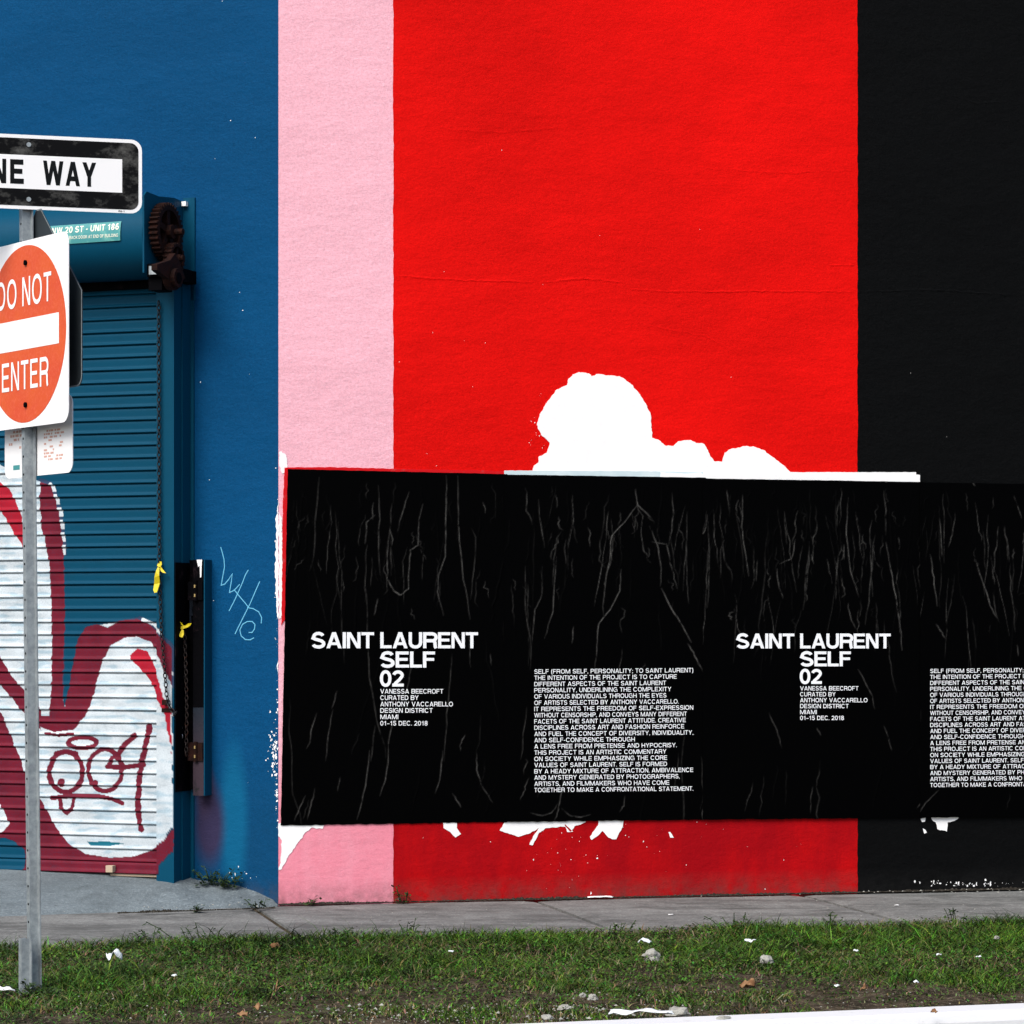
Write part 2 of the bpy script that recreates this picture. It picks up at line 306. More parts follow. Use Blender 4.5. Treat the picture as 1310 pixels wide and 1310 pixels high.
def text_line(mb, fr, s, A0, A1, cap, t, off, gap=.13, space=.34):
    """letters from A0 to A1 (both (a, z) on the frame) standing on the line between them"""
    items = []; x = 0
    for ch in s:
        if ch == ' ': x += space; continue
        w_, polys = glyph(ch, t); items.append((x, polys)); x += w_+gap
    tot = x-gap; dx = (A1[0]-A0[0]); dz = (A1[1]-A0[1]); sx = dx/tot
    for x0, polys in items:
        for li, quads in enumerate(polys):
            vs = []; fs = []
            for q in quads:
                b = len(vs)
                for (qx, qy) in q:
                    u = (x0+qx)/tot; vs.append(fr.P(A0[0]+dx*u, A0[1]+dz*u+qy*cap, off+li*.00012))
                fs.append((b, b+1, b+2, b+3))
            mb.add(vs, fs)

# ------------------------------------------------------------------ ground, road, kerb, verge, pavement
def off_of(p): return (Vector((p.x, p.y, 0))-RW.O).dot(RW.n)
def a_of(p): return (Vector((p.x, p.y, 0))-RW.O).dot(RW.d)
PAVE = off_of(ground_at(655, 1199)); KERB = off_of(ground_at(655, 1310)); KW = .17
g = MB(); g.add([(-300, -300, -.16), (300, -300, -.16), (300, 300, -.16), (-300, 300, -.16)], [(0, 1, 2, 3)])
tag(g.build('ground', MAT['soil']), kind='structure')
g = MB(); g.add([RW.P(-40, -.14, KERB+KW), RW.P(40, -.14, KERB+KW), RW.P(40, -.14, KERB+KW+9), RW.P(-40, -.14, KERB+KW+9)], [(0, 3, 2, 1)])
tag(g.build('road', MAT['asphalt']), kind='structure')
AR = a_of(ground_at(1310, 1285))
def kerb_s(a): return .07*min(6, max(0, AR-a))
kerb = MB(); kn = 80
prof = [(KERB, -.2), (KERB, .012), (KERB+.012, .022), (KERB+KW-.03, .018), (KERB+KW-.008, .006), (KERB+KW+.004, -.02), (KERB+KW+.02, -.2)]
kv = [RW.P(-9+22*i/kn, z+.0015*fgn(i*.7, o*9, 3), o+kerb_s(-9+22*i/kn)+.003*fgn(i*.5, z*4, 9)) for i in range(kn+1) for o, z in prof]
kerb.add(kv, [(i*7+j, (i+1)*7+j, (i+1)*7+j+1, i*7+j+1) for i in range(kn) for j in range(6)])
tag(kerb.build('kerb', MAT['kerb'], smooth=False), kind='structure')
# verge soil (bumpy sheet)
AR = a_of(ground_at(1310, 1285))
def kerb_o(a): return KERB+.07*np.clip(AR-a, 0, 6)
def soil_z(a, o): return -.012+.022*fgn(a*1.6, o*1.6, 5)+.012*fgn(a*6, o*6, 6)
nx, ny = 220, 60; sa = np.linspace(-7, 11, nx); sbb = np.linspace(0, 1, ny)
V = [RW.P(x, soil_z(x, y), y) for x in sa for y in (PAVE-.02+(float(kerb_o(x))+.01-PAVE+.02)*t for t in sbb)]; I = np.arange(nx*ny).reshape(nx, ny)
Q = np.stack([I[:-1, :-1], I[:-1, 1:], I[1:, 1:], I[1:, :-1]], -1).reshape(-1, 4)
me = npmesh('verge_soil', V, Q); me.polygons.foreach_set('use_smooth', [True]*len(me.polygons)); tag(link('verge_soil', me, MAT['soil']), kind='structure')
# pavement slabs
pv = empty('pavement', RW.P(0, 0, PAVE/2), kind='structure')
g = MB(); g.box(RW, -7, 11, -.2, -.022, 0.003, PAVE-.004); g.build('base', MAT['soil'], pv)
joints = [a_of(ground_at(334, 1165)), a_of(ground_at(702, 1157)), a_of(ground_at(1052, 1150))]
st_ = (joints[2]-joints[0])/2
joints = [joints[0]-st_*k for k in (3, 2, 1)]+joints+[joints[2]+st_*k for k in range(1, 5)]
for i in range(len(joints)-1):
    a0, a1 = joints[i]+.017, joints[i+1]-.017; dz = [0, .004, -.003, .002, 0, -.004, .003, 0, 0][i % 9]
    g = MB(); n1 = 24; n2 = 14
    vs = []; 
    for ii in range(n1+1):
        for jj in range(n2+1):
            u = ii/n1; v = jj/n2; edge = min(u, 1-u)*(a1-a0); e2 = min(v, 1-v)*PAVE
            z = -.004+dz*u-(.006*max(0, 1-edge/.02))-(.006*max(0, 1-e2/.02))+.0025*fgn((a0+u)*3, v*4, 2)
            rag = .012*fgn(ii*.9+i*30, 0, 4) if jj == n2 else 0
            vs.append(RW.P(a0+(a1-a0)*u, z, -.01+(PAVE+.01)*v+rag))
    N_ = len(vs); fs = [(x*(n2+1)+y, x*(n2+1)+y+1, (x+1)*(n2+1)+y+1, (x+1)*(n2+1)+y) for x in range(n1) for y in range(n2)]
    rim = [x*(n2+1)+n2 for x in range(n1+1)]+[n1*(n2+1)+y for y in range(n2-1, -1, -1)]+[x*(n2+1) for x in range(n1-1, -1, -1)]+[y for y in range(1, n2)]
    low = [(vs[k][0], vs[k][1], -.08) for k in rim]; vs += low; m_ = len(rim)
    fs += [(rim[k], rim[(k+1) % m_], N_+(k+1) % m_, N_+k) for k in range(m_)]
    g.add(vs, fs); g.build('slab', MAT['pave'], pv)
# ------------------------------------------------------------------ concrete ramp up to the shutter
GP = .17                                                     # shutter stands this far out from the blue wall
back = [BW.A(352, 1158)]+[BW.A(347, 1149), BW.A(325, 1138), BW.A(300, 1130), BW.A(270, 1126), BW.A(241, 1123)]
back = [(a, z, -.02) for a, z in back]
for px, py in ((222, 1121), (205, 1119), (120, 1114), (55, 1111), (0, 1108)):
    a_, z_ = BW.A(px, py, GP); back.append((a_, z_, GP-.06))
al, zl, _ = back[-1]; back += [(al+1.2, zl, GP-.06), (al+3.4, zl, GP-.06)]
g = MB(); rows = 16; cols = 90; vs = []
def lerp_back(u):
    # arc-length in a
    A_ = [b[0] for b in back]; a_ = A_[0]+(A_[-1]-A_[0])*u
    return a_, float(np.interp(a_, A_, [b[1] for b in back])), float(np.interp(a_, A_, [b[2] for b in back]))
for i in range(cols+1):
    u = (i/cols)**1.4; ab, zb, ob = lerp_back(u); pb = Vector(BW.P(ab, zb, ob))
    s_r = a_of(pb); fo = .02+min(.30, .20*max(0, -s_r)); pf = Vector(RW.P(s_r, .004, fo+.015*fgn(i*.6, 1, 8)))
    for j in range(rows+1):
        v = j/rows; p = pf.lerp(pb, v)
        p.z = .004+(zb-.004)*(v**.9)+.006*fgn(p.x*5, p.y*5, 3)*math.sin(math.pi*v)
        if j == 0: p.z = -.01
        vs.append(p)
g.add(vs, [(i*(rows+1)+j, (i+1)*(rows+1)+j, (i+1)*(rows+1)+j+1, i*(rows+1)+j+1) for i in range(cols) for j in range(rows)])
tag(g.build('driveway', MAT['ramp'], smooth=True), kind='structure')

# ------------------------------------------------------------------ building
TOP = 6.4
bld = empty('building', RW.P(0, 0, 0), 'painted stucco building with blue side, pink, red and black stripes behind the posters', 'building')
def wall_grid(name, fr, a0, a1, mat, z0=-.15, z1=TOP, depth=.3):
    g = MB(); g.box(fr, a0, a1, z0, z1, -depth, 0); return g.build(name, mat, bld)
aP = RW.A(502.5, 600)[0]; aR = RW.A(1096.5, 600)[0]
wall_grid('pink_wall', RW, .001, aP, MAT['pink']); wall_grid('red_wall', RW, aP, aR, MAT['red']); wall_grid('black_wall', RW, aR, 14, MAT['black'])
# blue wall: finely divided near the corner so the sprayed paint sits on it
def blue_paint(px, py):
    """sprayed patches; returns rgba"""
    c = np.zeros((len(px), 4)); 
    def blob(cx, cy, rx, ry, col, k=1.0, p=2):
        d = ((px-cx)/rx)**2+((py-cy)/ry)**2; a_ = np.clip(1.3-d, 0, 1)**1.6*k
        for j in range(3): c[:, j] = np.where(a_ > 0, (c[:, j]*c[:, 3]*(1-a_)+col[j]*a_)/np.maximum(1e-6, a_+c[:, 3]*(1-a_)), c[:, j])
        c[:, 3] = a_+c[:, 3]*(1-a_)
    blob(299, 1050, 20, 110, (.003, .10, .21), .75)
    blob(268, 1055, 22, 60, (.032, .022, .055), .9); blob(262, 1010, 14, 40, (.05, .035, .07), .8)
    
    return c
n1 = 90; n2 = 560; A_ = np.linspace(0, 1.05, n1); Z_ = np.concatenate([np.linspace(-.15, 1.2, 160), np.linspace(1.24, TOP, 60)]); n2 = len(Z_)
AA, ZZ = np.meshgrid(A_, Z_, indexing='ij'); AA = AA.ravel(); ZZ = ZZ.ravel()
XX = BW.O.x+BW.d.x*AA; YY = BW.O.y+BW.d.y*AA; PX = CX+F*XX/YY; PY = HY+F*(H-ZZ)/YY
V = np.stack([XX, YY, ZZ], 1); I = np.arange(n1*n2).reshape(n1, n2)
Q = np.stack([I[:-1, :-1], I[:-1, 1:], I[1:, 1:], I[1:, :-1]], -1).reshape(-1, 4)
me = npmesh('blue_wall', V, Q); at = me.attributes.new('paint', 'FLOAT_COLOR', 'POINT'); at.data.foreach_set('color', blue_paint(PX, PY).astype(np.float32).ravel())
bwall = link('blue_wall', me, MAT['blue'], bld)
g = MB(); g.box(BW, 1.05, 8, -.15, TOP, -.3, 0); g.build('blue_wall', MAT['blueplain'], bld)
g = MB(); g.add([RW.P(.001, TOP, -.001), RW.P(14, TOP, -.001), RW.P(14, TOP, -9), BW.P(8, TOP, -8), BW.P(8, TOP, -.001)], [(0, 1, 2, 3, 4)]); g.build('roof', MAT['pave'], bld)
g = MB(); g.add([RW.P(14, -.15, 0), RW.P(14, TOP, 0), RW.P(14, TOP, -9), RW.P(14, -.15, -9)], [(0, 1, 2, 3)]); g.build('side_wall', MAT['black'], bld)
g = MB(); g.add([BW.P(8, -.15, 0), BW.P(8, TOP, 0), BW.P(8, TOP, -8), BW.P(8, -.15, -8)], [(3, 2, 1, 0)]); g.build('side_wall', MAT['blueplain'], bld)

# the painted edges wander a little over the rough wall
def paint_edge(a0, mat, seed):
    g = MB(); vs = []; n = 900
    for i in range(n+1):
        z = TOP*i/n*.92; w_ = .0025+.0035*fgn(z*3, seed, 1)+.0035*fgn(z*24, seed, 2); vs += [RW.P(a0-.004, z, .0006), RW.P(a0+w_, z, .0006)]
    g.add(vs, [(2*i, 2*i+1, 2*i+3, 2*i+2) for i in range(n)]); return g.build('paint_edge', mat, bld)
paint_edge(aP, MAT['pink'], 3); paint_edge(aR, MAT['red'], 6)
def flat_patch(name, fr, pts, o0, o1, mat, parent=None, rag=0, seg=2.0, seed=1):
    """irregular sheet: outline in photo pixels -> on the wall, edges roughened"""
    out = []; n = len(pts)
    for i in range(n):
        (x0, y0), (x1, y1) = pts[i], pts[(i+1) % n]; L_ = math.hypot(x1-x0, y1-y0); k = max(1, int(L_/seg)) if rag else 1
        for j in range(k):
            u = j/k; x = x0+(x1-x0)*u; y = y0+(y1-y0)*u
            if rag and j: x += rag*fgn(x*.23, y*.23, seed); y += rag*fgn(x*.23, y*.23, seed+5)
            out.append((x, y))
    poly = [fr.A(x, y, o1) for x, y in out]
    g = MB(); g.prism(fr, poly, o0, o1); return g.build(name, mat, parent)
# chalk scribble on the blue wall
def zr(o, s, pts): return [(o[0]+x/s, o[1]+y/s) for x, y in pts]
g = MB()
MAT['scribble'] = M('scribble_line', (.12, .42, .62), .7, .2).m
s5 = lambda pts: zr((170, 690), 8.1875, pts)
scr = [[(920, 80), (935, 130), (955, 210), (960, 290), (940, 400), (925, 480), (960, 470), (1000, 425), (1042, 360), (1030, 450), (1012, 555), (1060, 535), (1120, 470)],
       [(1210, 320), (1180, 370), (1150, 450), (1110, 540), (1060, 650), (1008, 750)], [(1060, 525), (1120, 600), (1180, 670), (1212, 712)],
       [(1330, 440), (1290, 530), (1230, 670), (1150, 830), (1110, 910), (1070, 992)],
       [(1200, 715), (1260, 725), (1320, 760), (1350, 820), (1345, 880)],
       [(1215, 975), (1250, 975), (1275, 940), (1280, 890), (1250, 860), (1200, 860), (1150, 890), (1122, 950), (1135, 1010), (1180, 1050), (1230, 1052), (1270, 1030)]]
for li, pl in enumerate(scr):
    pp = [BW.A(x, y) for x, y in s5(pl)]
    for q in stroke_quads(pp, .0048): g.add([BW.P(a_, z_, .0008+.0002*li) for a_, z_ in q], [(0, 1, 2, 3)])
g.build('chalk_scribble', MAT['scribble'], bwall)

# plaster seam running across the stripes
def seam(pts, mat, seed, sc=1):
    r = random.Random(seed); g = MB(); pr = []
    for (x0, y0), (x1, y1) in zip(pts[:-1], pts[1:]):
        k = max(2, int((x1-x0)/5)); pr += [(x0+(x1-x0)*j/k, y0+(y1-y0)*j/k+r.gauss(0, .45)) for j in range(k)]
    pr.append(pts[-1]); q = [RW.A(x, y) for x, y in pr]; n = len(q); vs = []
    for i, (a_, z_) in enumerate(q):
        h = sc*.0022*max(0, math.sin(math.pi*i/(n-1)))**.3*(.35+.9*r.random()); w_ = .005+.009*r.random()
        vs += [RW.P(a_, z_+w_, .0002), RW.P(a_, z_+.002, h), RW.P(a_, z_-w_*.6, .0002)]
    g.add(vs, [(i*3+j, (i+1)*3+j, (i+1)*3+j+1, i*3+j+1) for i in range(n-1) for j in range(2)]); return g.build('plaster_seam', mat, bld)
seam([(506, 352), (537, 356), (600, 359), (685, 361)], MAT['red'], 1); seam([(690, 362), (747, 357), (800, 362)], MAT['red'], 2); seam([(803, 370), (850, 373), (902, 374), (990, 373), (1094, 374)], MAT['red'], 3)
seam([(1060, 340), (1094, 339)], MAT['red'], 4); seam([(1098, 374), (1190, 371), (1302, 378)], MAT['black'], 5); seam([(560, 165), (640, 170), (720, 163)], MAT['red'], 6, .5); seam([(820, 415), (900, 430), (950, 455)], MAT['red'], 7, .5); seam([(1215, 120), (1250, 133), (1300, 128)], MAT['black'], 8, .5); seam([(900, 215), (1000, 222), (1090, 218)], MAT['red'], 9, .5)
# ------------------------------------------------------------------ worn white paint and paper at the corner
def chips(name, fr, cx, cy, sx, sy, n, size, mat, label, cat, seed, parent=None, off=.0015, xclip=None):
    r = random.Random(seed); g = MB()
    for i in range(n):
        x = r.gauss(cx, sx); y = r.gauss(cy, sy) if sy else cy
        if xclip and not (xclip[0] < x < xclip[1]): continue
        k = r.randint(3, 6); s_ = size*(.35+r.random()**2*1.7); el = .6+r.random()*1.6; ph = r.random()*3
        poly = [fr.A(x+s_*(.3+.9*r.random())*math.cos(j*2*math.pi/k+ph), y+el*s_*(.3+.9*r.random())*math.sin(j*2*math.pi/k+ph), off) for j in range(k)]
        o_ = off+i*.000012; g.add([fr.P(a_, z_, o_) for a_, z_ in poly], [tuple(range(k))])
    o = g.build(name, mat, parent); o['kind'] = 'stuff'; return o
rz = lambda pts: zr((340, 560), 3.119, pts)
corner_bits = [
  ([(360, 577), (366, 582), (368, 598), (366, 604), (361, 606), (357.5, 596), (357.5, 578)], RW, 'white paint scab on the corner just above the top left of the posters'),
  ([(357, 655), (360.5, 662), (361, 700), (361.5, 760), (360, 790), (357, 792)], RW, 'long white scab running down the pink edge beside the left poster'),
  ([(356, 1053), (356, 1070), (360.5, 1075), (359.5, 1095), (356.5, 1113), (360.5, 1112), (367, 1098), (378, 1083), (389, 1067), (398, 1059), (413, 1060), (415, 1054), (380, 1050)], RW, 'torn white paper hanging under the bottom left corner of the posters')]
for pts, fr, lab in corner_bits:
    tag(flat_patch('torn_paper', fr, pts, .0005, .0025, MAT['paper'], rag=1.6, seed=3), lab, 'paper')
for pts in ([(356, 655), (352.8, 662), (354, 690), (352.5, 700), (352, 735), (353.5, 775), (354.5, 788), (356, 792)], [(356, 640), (354.6, 655), (356, 660)], [(356, 845), (354.5, 850), (356, 862)]):
    flat_patch('peeled_patch', BW, pts, .0004, .0016, MAT['paper'], bwall, rag=1.4, seed=5)
chips('peeled_paint', BW, 351, 958, 3.2, 18, 90, 1.1, MAT['paper'], '', '', 4, bwall, xclip=(338, 355.5))
chips('peeled_paint', BW, 354, 1010, 1.6, 30, 50, .9, MAT['paper'], '', '', 5, bwall, xclip=(345, 355.5))
chips('peeled_paint', BW, 354.5, 800, 1.2, 90, 60, .8, MAT['paper'], '', '', 6, bwall, xclip=(349, 355.5))
chips('peeled_paint', BW, 310, 1118, 14, 7, 12, .9, MAT['paper'], '', '', 8, bwall, xclip=(280, 350))
chips('peeled_paint', BW, 300, 560, 28, 330, 14, .55, MAT['paper'], '', '', 18, bwall, xclip=(250, 350))

# ------------------------------------------------------------------ leftover white paper above and below the posters
r6 = lambda pts: zr((660, 460), 3.275, pts)
cloud = r6([(70, 500), (70, 465), (75, 445), (95, 430), (97, 405), (130, 390), (142, 348), (105, 315), (88, 275), (100, 230), (130, 180), (172, 125), (215, 106), (218, 85), (238, 62), (265, 52), (305, 58), (318, 70), (345, 60), (385, 66), (435, 70), (480, 100), (520, 145), (550, 195), (566, 235), (569, 290), (572, 328), (600, 338), (630, 362), (660, 362), (680, 342), (710, 338), (735, 338), (755, 350), (785, 352), (805, 380), (812, 400), (830, 425), (865, 428), (875, 390), (900, 375), (960, 363), (1000, 366), (1040, 380), (1090, 420), (1130, 450), (1150, 472), (1152, 505)])
tag(flat_patch('paper_remnant', RW, cloud, .0005, .003, MAT['paper'], rag=1.3, seg=1.6), 'large white cloud-shaped paper remnant on the red stripe above the posters', 'paper')
rb = lambda pts: zr((340, 960), 3.275, pts); rc3 = lambda pts: zr((700, 1000), 2.1475, pts)
torn = [
 (rb([(742, 300), (800, 300), (800, 325), (818, 350), (795, 365), (770, 340), (745, 325)]), 'small torn white scrap below the left poster, nearest the pink stripe'),
 (rb([(1005, 296), (980, 335), (1020, 350), (1060, 362), (1110, 345), (1145, 325), (1120, 360), (1105, 395), (1118, 398), (1145, 345), (1175, 325), (1255, 318), (1275, 340), (1288, 340), (1310, 320), (1310, 296)])[:-2]+rc3([(48, 116), (55, 138), (66, 138), (75, 122), (105, 112), (105, 98), (5, 98)]), 'widest torn white paper scrap hanging below the posters on the red stripe'),
 (rc3([(143, 98), (140, 120), (118, 150), (122, 160), (140, 148), (152, 135), (165, 150), (178, 158), (190, 158), (198, 140), (207, 125), (212, 98)]), 'jagged white paper scrap with two points below the second poster'),
 (rc3([(333, 139), (338, 138), (348, 154), (338, 154)]), 'tiny white scrap on the lower red stripe, apart from the rest'),
 (rc3([(1052, 93), (1060, 108), (1068, 112), (1072, 130), (1098, 137), (1101, 111), (1118, 108), (1130, 100), (1130, 88)]), 'white torn scrap at the foot of the rightmost poster'),
 (rc3([(1026, 102), (1040, 99), (1038, 110), (1030, 111)]), 'upper of two tiny white chips on the black wall'),
 (rc3([(1032, 128), (1040, 133), (1043, 140), (1036, 143)]), 'lower of two tiny white chips on the black wall')]
for i, (pts, lab) in enumerate(torn):
    tag(flat_patch('torn_paper', RW, pts, .0005, .0022, MAT['paper'], rag=.9, seed=11+i), lab, 'paper')
chips('flaked_paint', RW, 725, 1100, 22, 30, 34, .75, MAT['paper'], '', '', 31, bld, xclip=(620, 800))
chips('flaked_paint', RW, 1240, 1130, 40, 2.0, 60, .9, MAT['paper'], '', '', 32, bld, xclip=(1110, 1330))
chips('flaked_paint', RW, 760, 420, 150, 120, 14, .45, MAT['paper'], '', '', 33, bld, xclip=(520, 1080))
chips('flaked_paint', RW, 690, 545, 8, 25, 22, .4, MAT['paper'], '', '', 34, bld)
chips('flaked_paint', RW, 850, 1090, 140, 26, 40, .45, MAT['paper'], '', '', 35, bld, xclip=(510, 1090))
# paper layers showing along the top of the posters
tag(flat_patch('paper_strip', RW, [(364, 598), (420, 597.5), (520, 600), (645, 602.5), (645, 615), (370, 612), (370, 700), (366, 790), (360, 800), (360.5, 760), (362, 640)], .001, .004, MAT['redpaper'], rag=.8, seed=21), 'thin red paper edge along the top left of the posters', 'paper')
tag(flat_patch('paper_strip', RW, [(645, 602), (700, 602), (790, 602.5), (848, 603), (900, 604), (900, 616), (645, 613)], .0035, .006, MAT['palepaper'], rag=.5, seed=22), 'pale bluish paper strip above the second poster', 'paper')
tag(flat_patch('paper_strip', RW, [(845, 604), (880, 606), (897, 604.5), (899, 607), (900, 603), (1000, 604), (1010, 604), (1172, 604), (1172, 607), (1177, 607.5), (1177, 622), (845, 618)], .0065, .0085, MAT['paper'], rag=.35, seed=23), 'bright white paper strip above the third poster, ending on the black wall', 'paper')

# ------------------------------------------------------------------ posters
def poster(corn, off, seed, label, extra, texts):
    """corn: photo corners TL, TR, BR, BL ; wrinkled sheet"""
    r = random.Random(seed)
    TL, TR, BR, BL = [np.array(RW.A(x, y, off)) for x, y in corn]
    W_ = float(np.linalg.norm(TR-TL)); Hh = float(np.linalg.norm(TL-BL)); st = .0044
    nu, nv = int(W_/st), int(Hh/st); U, Vv = np.meshgrid(np.linspace(0, 1, nu), np.linspace(0, 1, nv), indexing='ij')
    base = (TL[None, None]*(1-U)[..., None]+TR[None, None]*U[..., None])*Vv[..., None]+(BL[None, None]*(1-U)[..., None]+BR[None, None]*U[..., None])*(1-Vv)[..., None]
    hgt = np.zeros((nu, nv)); cre = np.zeros((nu, nv))
    X = U*W_; Z = Vv*Hh
    def crease(pts, wd, ht, cr):
        P0 = np.array(pts); wd *= .68; m = len(P0)-1; tot = np.linalg.norm(np.diff(P0, axis=0), axis=1).sum(); acc = 0
        for i in range(m):
            a0, b0 = P0[i], P0[i+1]; L_ = np.linalg.norm(b0-a0)
            if L_ < 1e-6: continue
            pad = wd*4
            i0 = max(0, int((min(a0[0], b0[0])-pad)/W_*nu)); i1 = min(nu, int((max(a0[0], b0[0])+pad)/W_*nu)+2)
            j0 = max(0, int((min(a0[1], b0[1])-pad)/Hh*nv)); j1 = min(nv, int((max(a0[1], b0[1])+pad)/Hh*nv)+2)
            if i0 >= i1 or j0 >= j1: continue
            x = X[i0:i1, j0:j1]; z = Z[i0:i1, j0:j1]; tt = np.clip(((x-a0[0])*(b0[0]-a0[0])+(z-a0[1])*(b0[1]-a0[1]))/L_**2, 0, 1)
            d = np.hypot(x-a0[0]-tt*(b0[0]-a0[0]), z-a0[1]-tt*(b0[1]-a0[1]))
            along = (acc+tt*L_)/tot; tap = np.sin(np.pi*np.clip(along, .02, .98))**.6
            gss = np.exp(-(d/wd)**2)*tap; hgt[i0:i1, j0:j1] = np.maximum(hgt[i0:i1, j0:j1], gss*ht)
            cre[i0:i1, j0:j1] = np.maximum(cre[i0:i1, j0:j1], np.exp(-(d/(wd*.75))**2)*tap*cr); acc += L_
    for i in range(extra[0]):                                   # short vertical creases, mostly high up
        top = Hh*(1-abs(r.gauss(0, .22))-.02); L_ = .06+r.random()**2*.45; x = r.random()*W_; pts = []; dxx = r.gauss(0, .05); k = 8; xx = x; z = top
        for j in range(k+1): pts.append((xx, z)); z -= L_/k; xx += dxx*L_/k*2+r.gauss(0, .0045)*(2.2 if r.random() < .3 else .7)
        crease(pts, .0035+r.random()*.003, .0012+r.random()*.0022, r.random()**2.6*.6)
    for i in range(extra[1]):                                   # long lines through the sheet
        x = r.random()*W_; z = Hh*(.1+r.random()*.9); L_ = .25+r.random()*.7; pts = []; k = 12; dr = r.gauss(0, .09)
        for j in range(k+1): pts.append((x, z)); z -= L_/k; x += dr*L_/k+r.gauss(0, .009); z += r.gauss(0, .01)
        crease(pts, .0045+r.random()*.003, .001+r.random()*.0018, r.random()**2*.55)
    for i in range(extra[2]):                                   # creases near the foot
        x = r.random()*W_; z = Hh*r.random()*.22; L_ = .08+r.random()*.22; pts = []; k = 6
        for j in range(k+1): pts.append((x, z)); z += L_/k; x += r.gauss(.006, .006)
        crease(pts, .005, .002, r.random()**2*.6)
    for pl, cr in extra[3]:                                     # creases read off the photograph
        pts = []
        for x, y in pl:
            a_, z_ = RW.A(x, y, off); u = (a_-min(TL[0], BL[0]))
            pts.append((u, z_-min(BL[1], BR[1])))
        # refine
        pr = []
        for (x0, z0), (x1, z1) in zip(pts[:-1], pts[1:]):
            for k in range(4): pr.append((x0+(x1-x0)*k/4+r.gauss(0, .0018), z0+(z1-z0)*k/4))
        pr.append(pts[-1]); crease(pr, .0052, .003, cr)
    lowf = np.vectorize(lambda x, z: fgn(x*5+seed, z*1.6, seed))(X[::6, ::6], Z[::6, ::6])
    xi = np.linspace(0, lowf.shape[0]-1, nu); zi = np.linspace(0, lowf.shape[1]-1, nv)
    tmp = np.array([np.interp(xi, np.arange(lowf.shape[0]), lowf[:, j]) for j in range(lowf.shape[1])]).T
    lowg = np.array([np.interp(zi, np.arange(lowf.shape[1]), tmp[i]) for i in range(nu)])
    hgt += .0011*(lowg+.6)
    # ragged rim
    rag = np.zeros((nu, nv, 2)); e = [.004*fgn(i*.13, seed, 1) for i in range(nu)]; rag[:, 0, 1] = e; rag[:, -1, 1] = [.0015*fgn(i*.1, seed, 2) for i in range(nu)]
    rag[0, :, 0] = [.0025*fgn(j*.09, seed, 4) for j in range(nv)]; base = base+rag
    o = off+hgt; Pn = np.stack([RW.O.x+RW.d.x*base[..., 0]+RW.n.x*o, RW.O.y+RW.d.y*base[..., 0]+RW.n.y*o, base[..., 1]], -1).reshape(-1, 3)
    I = np.arange(nu*nv).reshape(nu, nv); Q = np.stack([I[:-1, :-1], I[1:, :-1], I[1:, 1:], I[:-1, 1:]], -1).reshape(-1, 4)
    t = empty('poster', RW.P(TL[0], BL[1], off)); tag(t, label, 'poster', 'black posters pasted on the striped wall')
    me = npmesh('sheet', Pn, Q); me.polygons.foreach_set('use_smooth', [True]*len(me.polygons))
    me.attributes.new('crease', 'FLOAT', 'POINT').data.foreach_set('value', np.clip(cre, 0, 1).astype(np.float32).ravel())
    link('sheet', me, MAT['poster'], t)
    for nm, lines in texts:
        g = MB()
        for (s, x0, y0, x1, y1, cap, tk) in lines:
            A0 = RW.A(x0, y0, off+.004); A1 = RW.A(x1, y1, off+.004); sc = RW.A(x0, y0-cap, off+.004)[1]-A0[1]
            text_line(g, RW, s, A0, A1, sc, tk, off+.004, gap=.055 if cap > 10 else .135, space=.30 if cap > 10 else .47)
        g.build(nm, MAT['ink'], t)
    return t
def heading(x, y, k):
    """x: left of SAINT, y: baseline of SAINT LAURENT, k: size relative to the left poster"""
    h = 20.6*k; xl = x+88*k*1.0
    T = .2
    big = [('SAINT', x, y, x+80*k, y, h, T), ('LAURENT', xl, y, xl+125*k, y, h, T), ('SELF', xl, y+24.7*k, xl+70.5*k, y+24.7*k, h, T), ('02', xl-.5, y+49*k, xl+30*k, y+49*k, h, T)]
    sm = [('VANESSA BEECROFT', 80.5), ('CURATED BY', 49), ('ANTHONY VACCARELLO', 93), ('DESIGN DISTRICT', 67), ('MIAMI', 23), ('01_15 DEC. 2018', 60.5)]
    small = [(s, xl, y+(58+8.17*i)*k, xl+wd*k, y+(58+8.17*i)*k, 5.9*k, .158) for i, (s, wd) in enumerate(sm)]
    return [('heading_lettering', big), ('small_lettering', small)]
BODY = ["SELF (FROM SELF, PERSONALITY; TO SAINT LAURENT)", "THE INTENTION OF THE PROJECT IS TO CAPTURE", "DIFFERENT ASPECTS OF THE SAINT LAURENT", "PERSONALITY, UNDERLINING THE COMPLEXITY", "OF VARIOUS INDIVIDUALS THROUGH THE EYES", "OF ARTISTS SELECTED BY ANTHONY VACCARELLO.", "IT REPRESENTS THE FREEDOM OF SELF-EXPRESSION", "WITHOUT CENSORSHIP, AND CONVEYS MANY DIFFERENT", "FACETS OF THE SAINT LAURENT ATTITUDE. CREATIVE", "DISCIPLINES ACROSS ART AND FASHION REINFORCE", "AND FUEL THE CONCEPT OF DIVERSITY, INDIVIDUALITY,", "AND SELF-CONFIDENCE THROUGH", "A LENS FREE FROM PRETENSE AND HYPOCRISY.", "THIS PROJECT IS AN ARTISTIC COMMENTARY", "ON SOCIETY WHILE EMPHASIZING THE CORE", "VALUES OF SAINT LAURENT. SELF IS FORMED", "BY A HEADY MIXTURE OF ATTRACTION, AMBIVALENCE", "AND MYSTERY GENERATED BY PHOTOGRAPHERS,", "ARTISTS, AND FILMMAKERS WHO HAVE COME", "TOGETHER TO MAKE A CONFRONTATIONAL STATEMENT."]
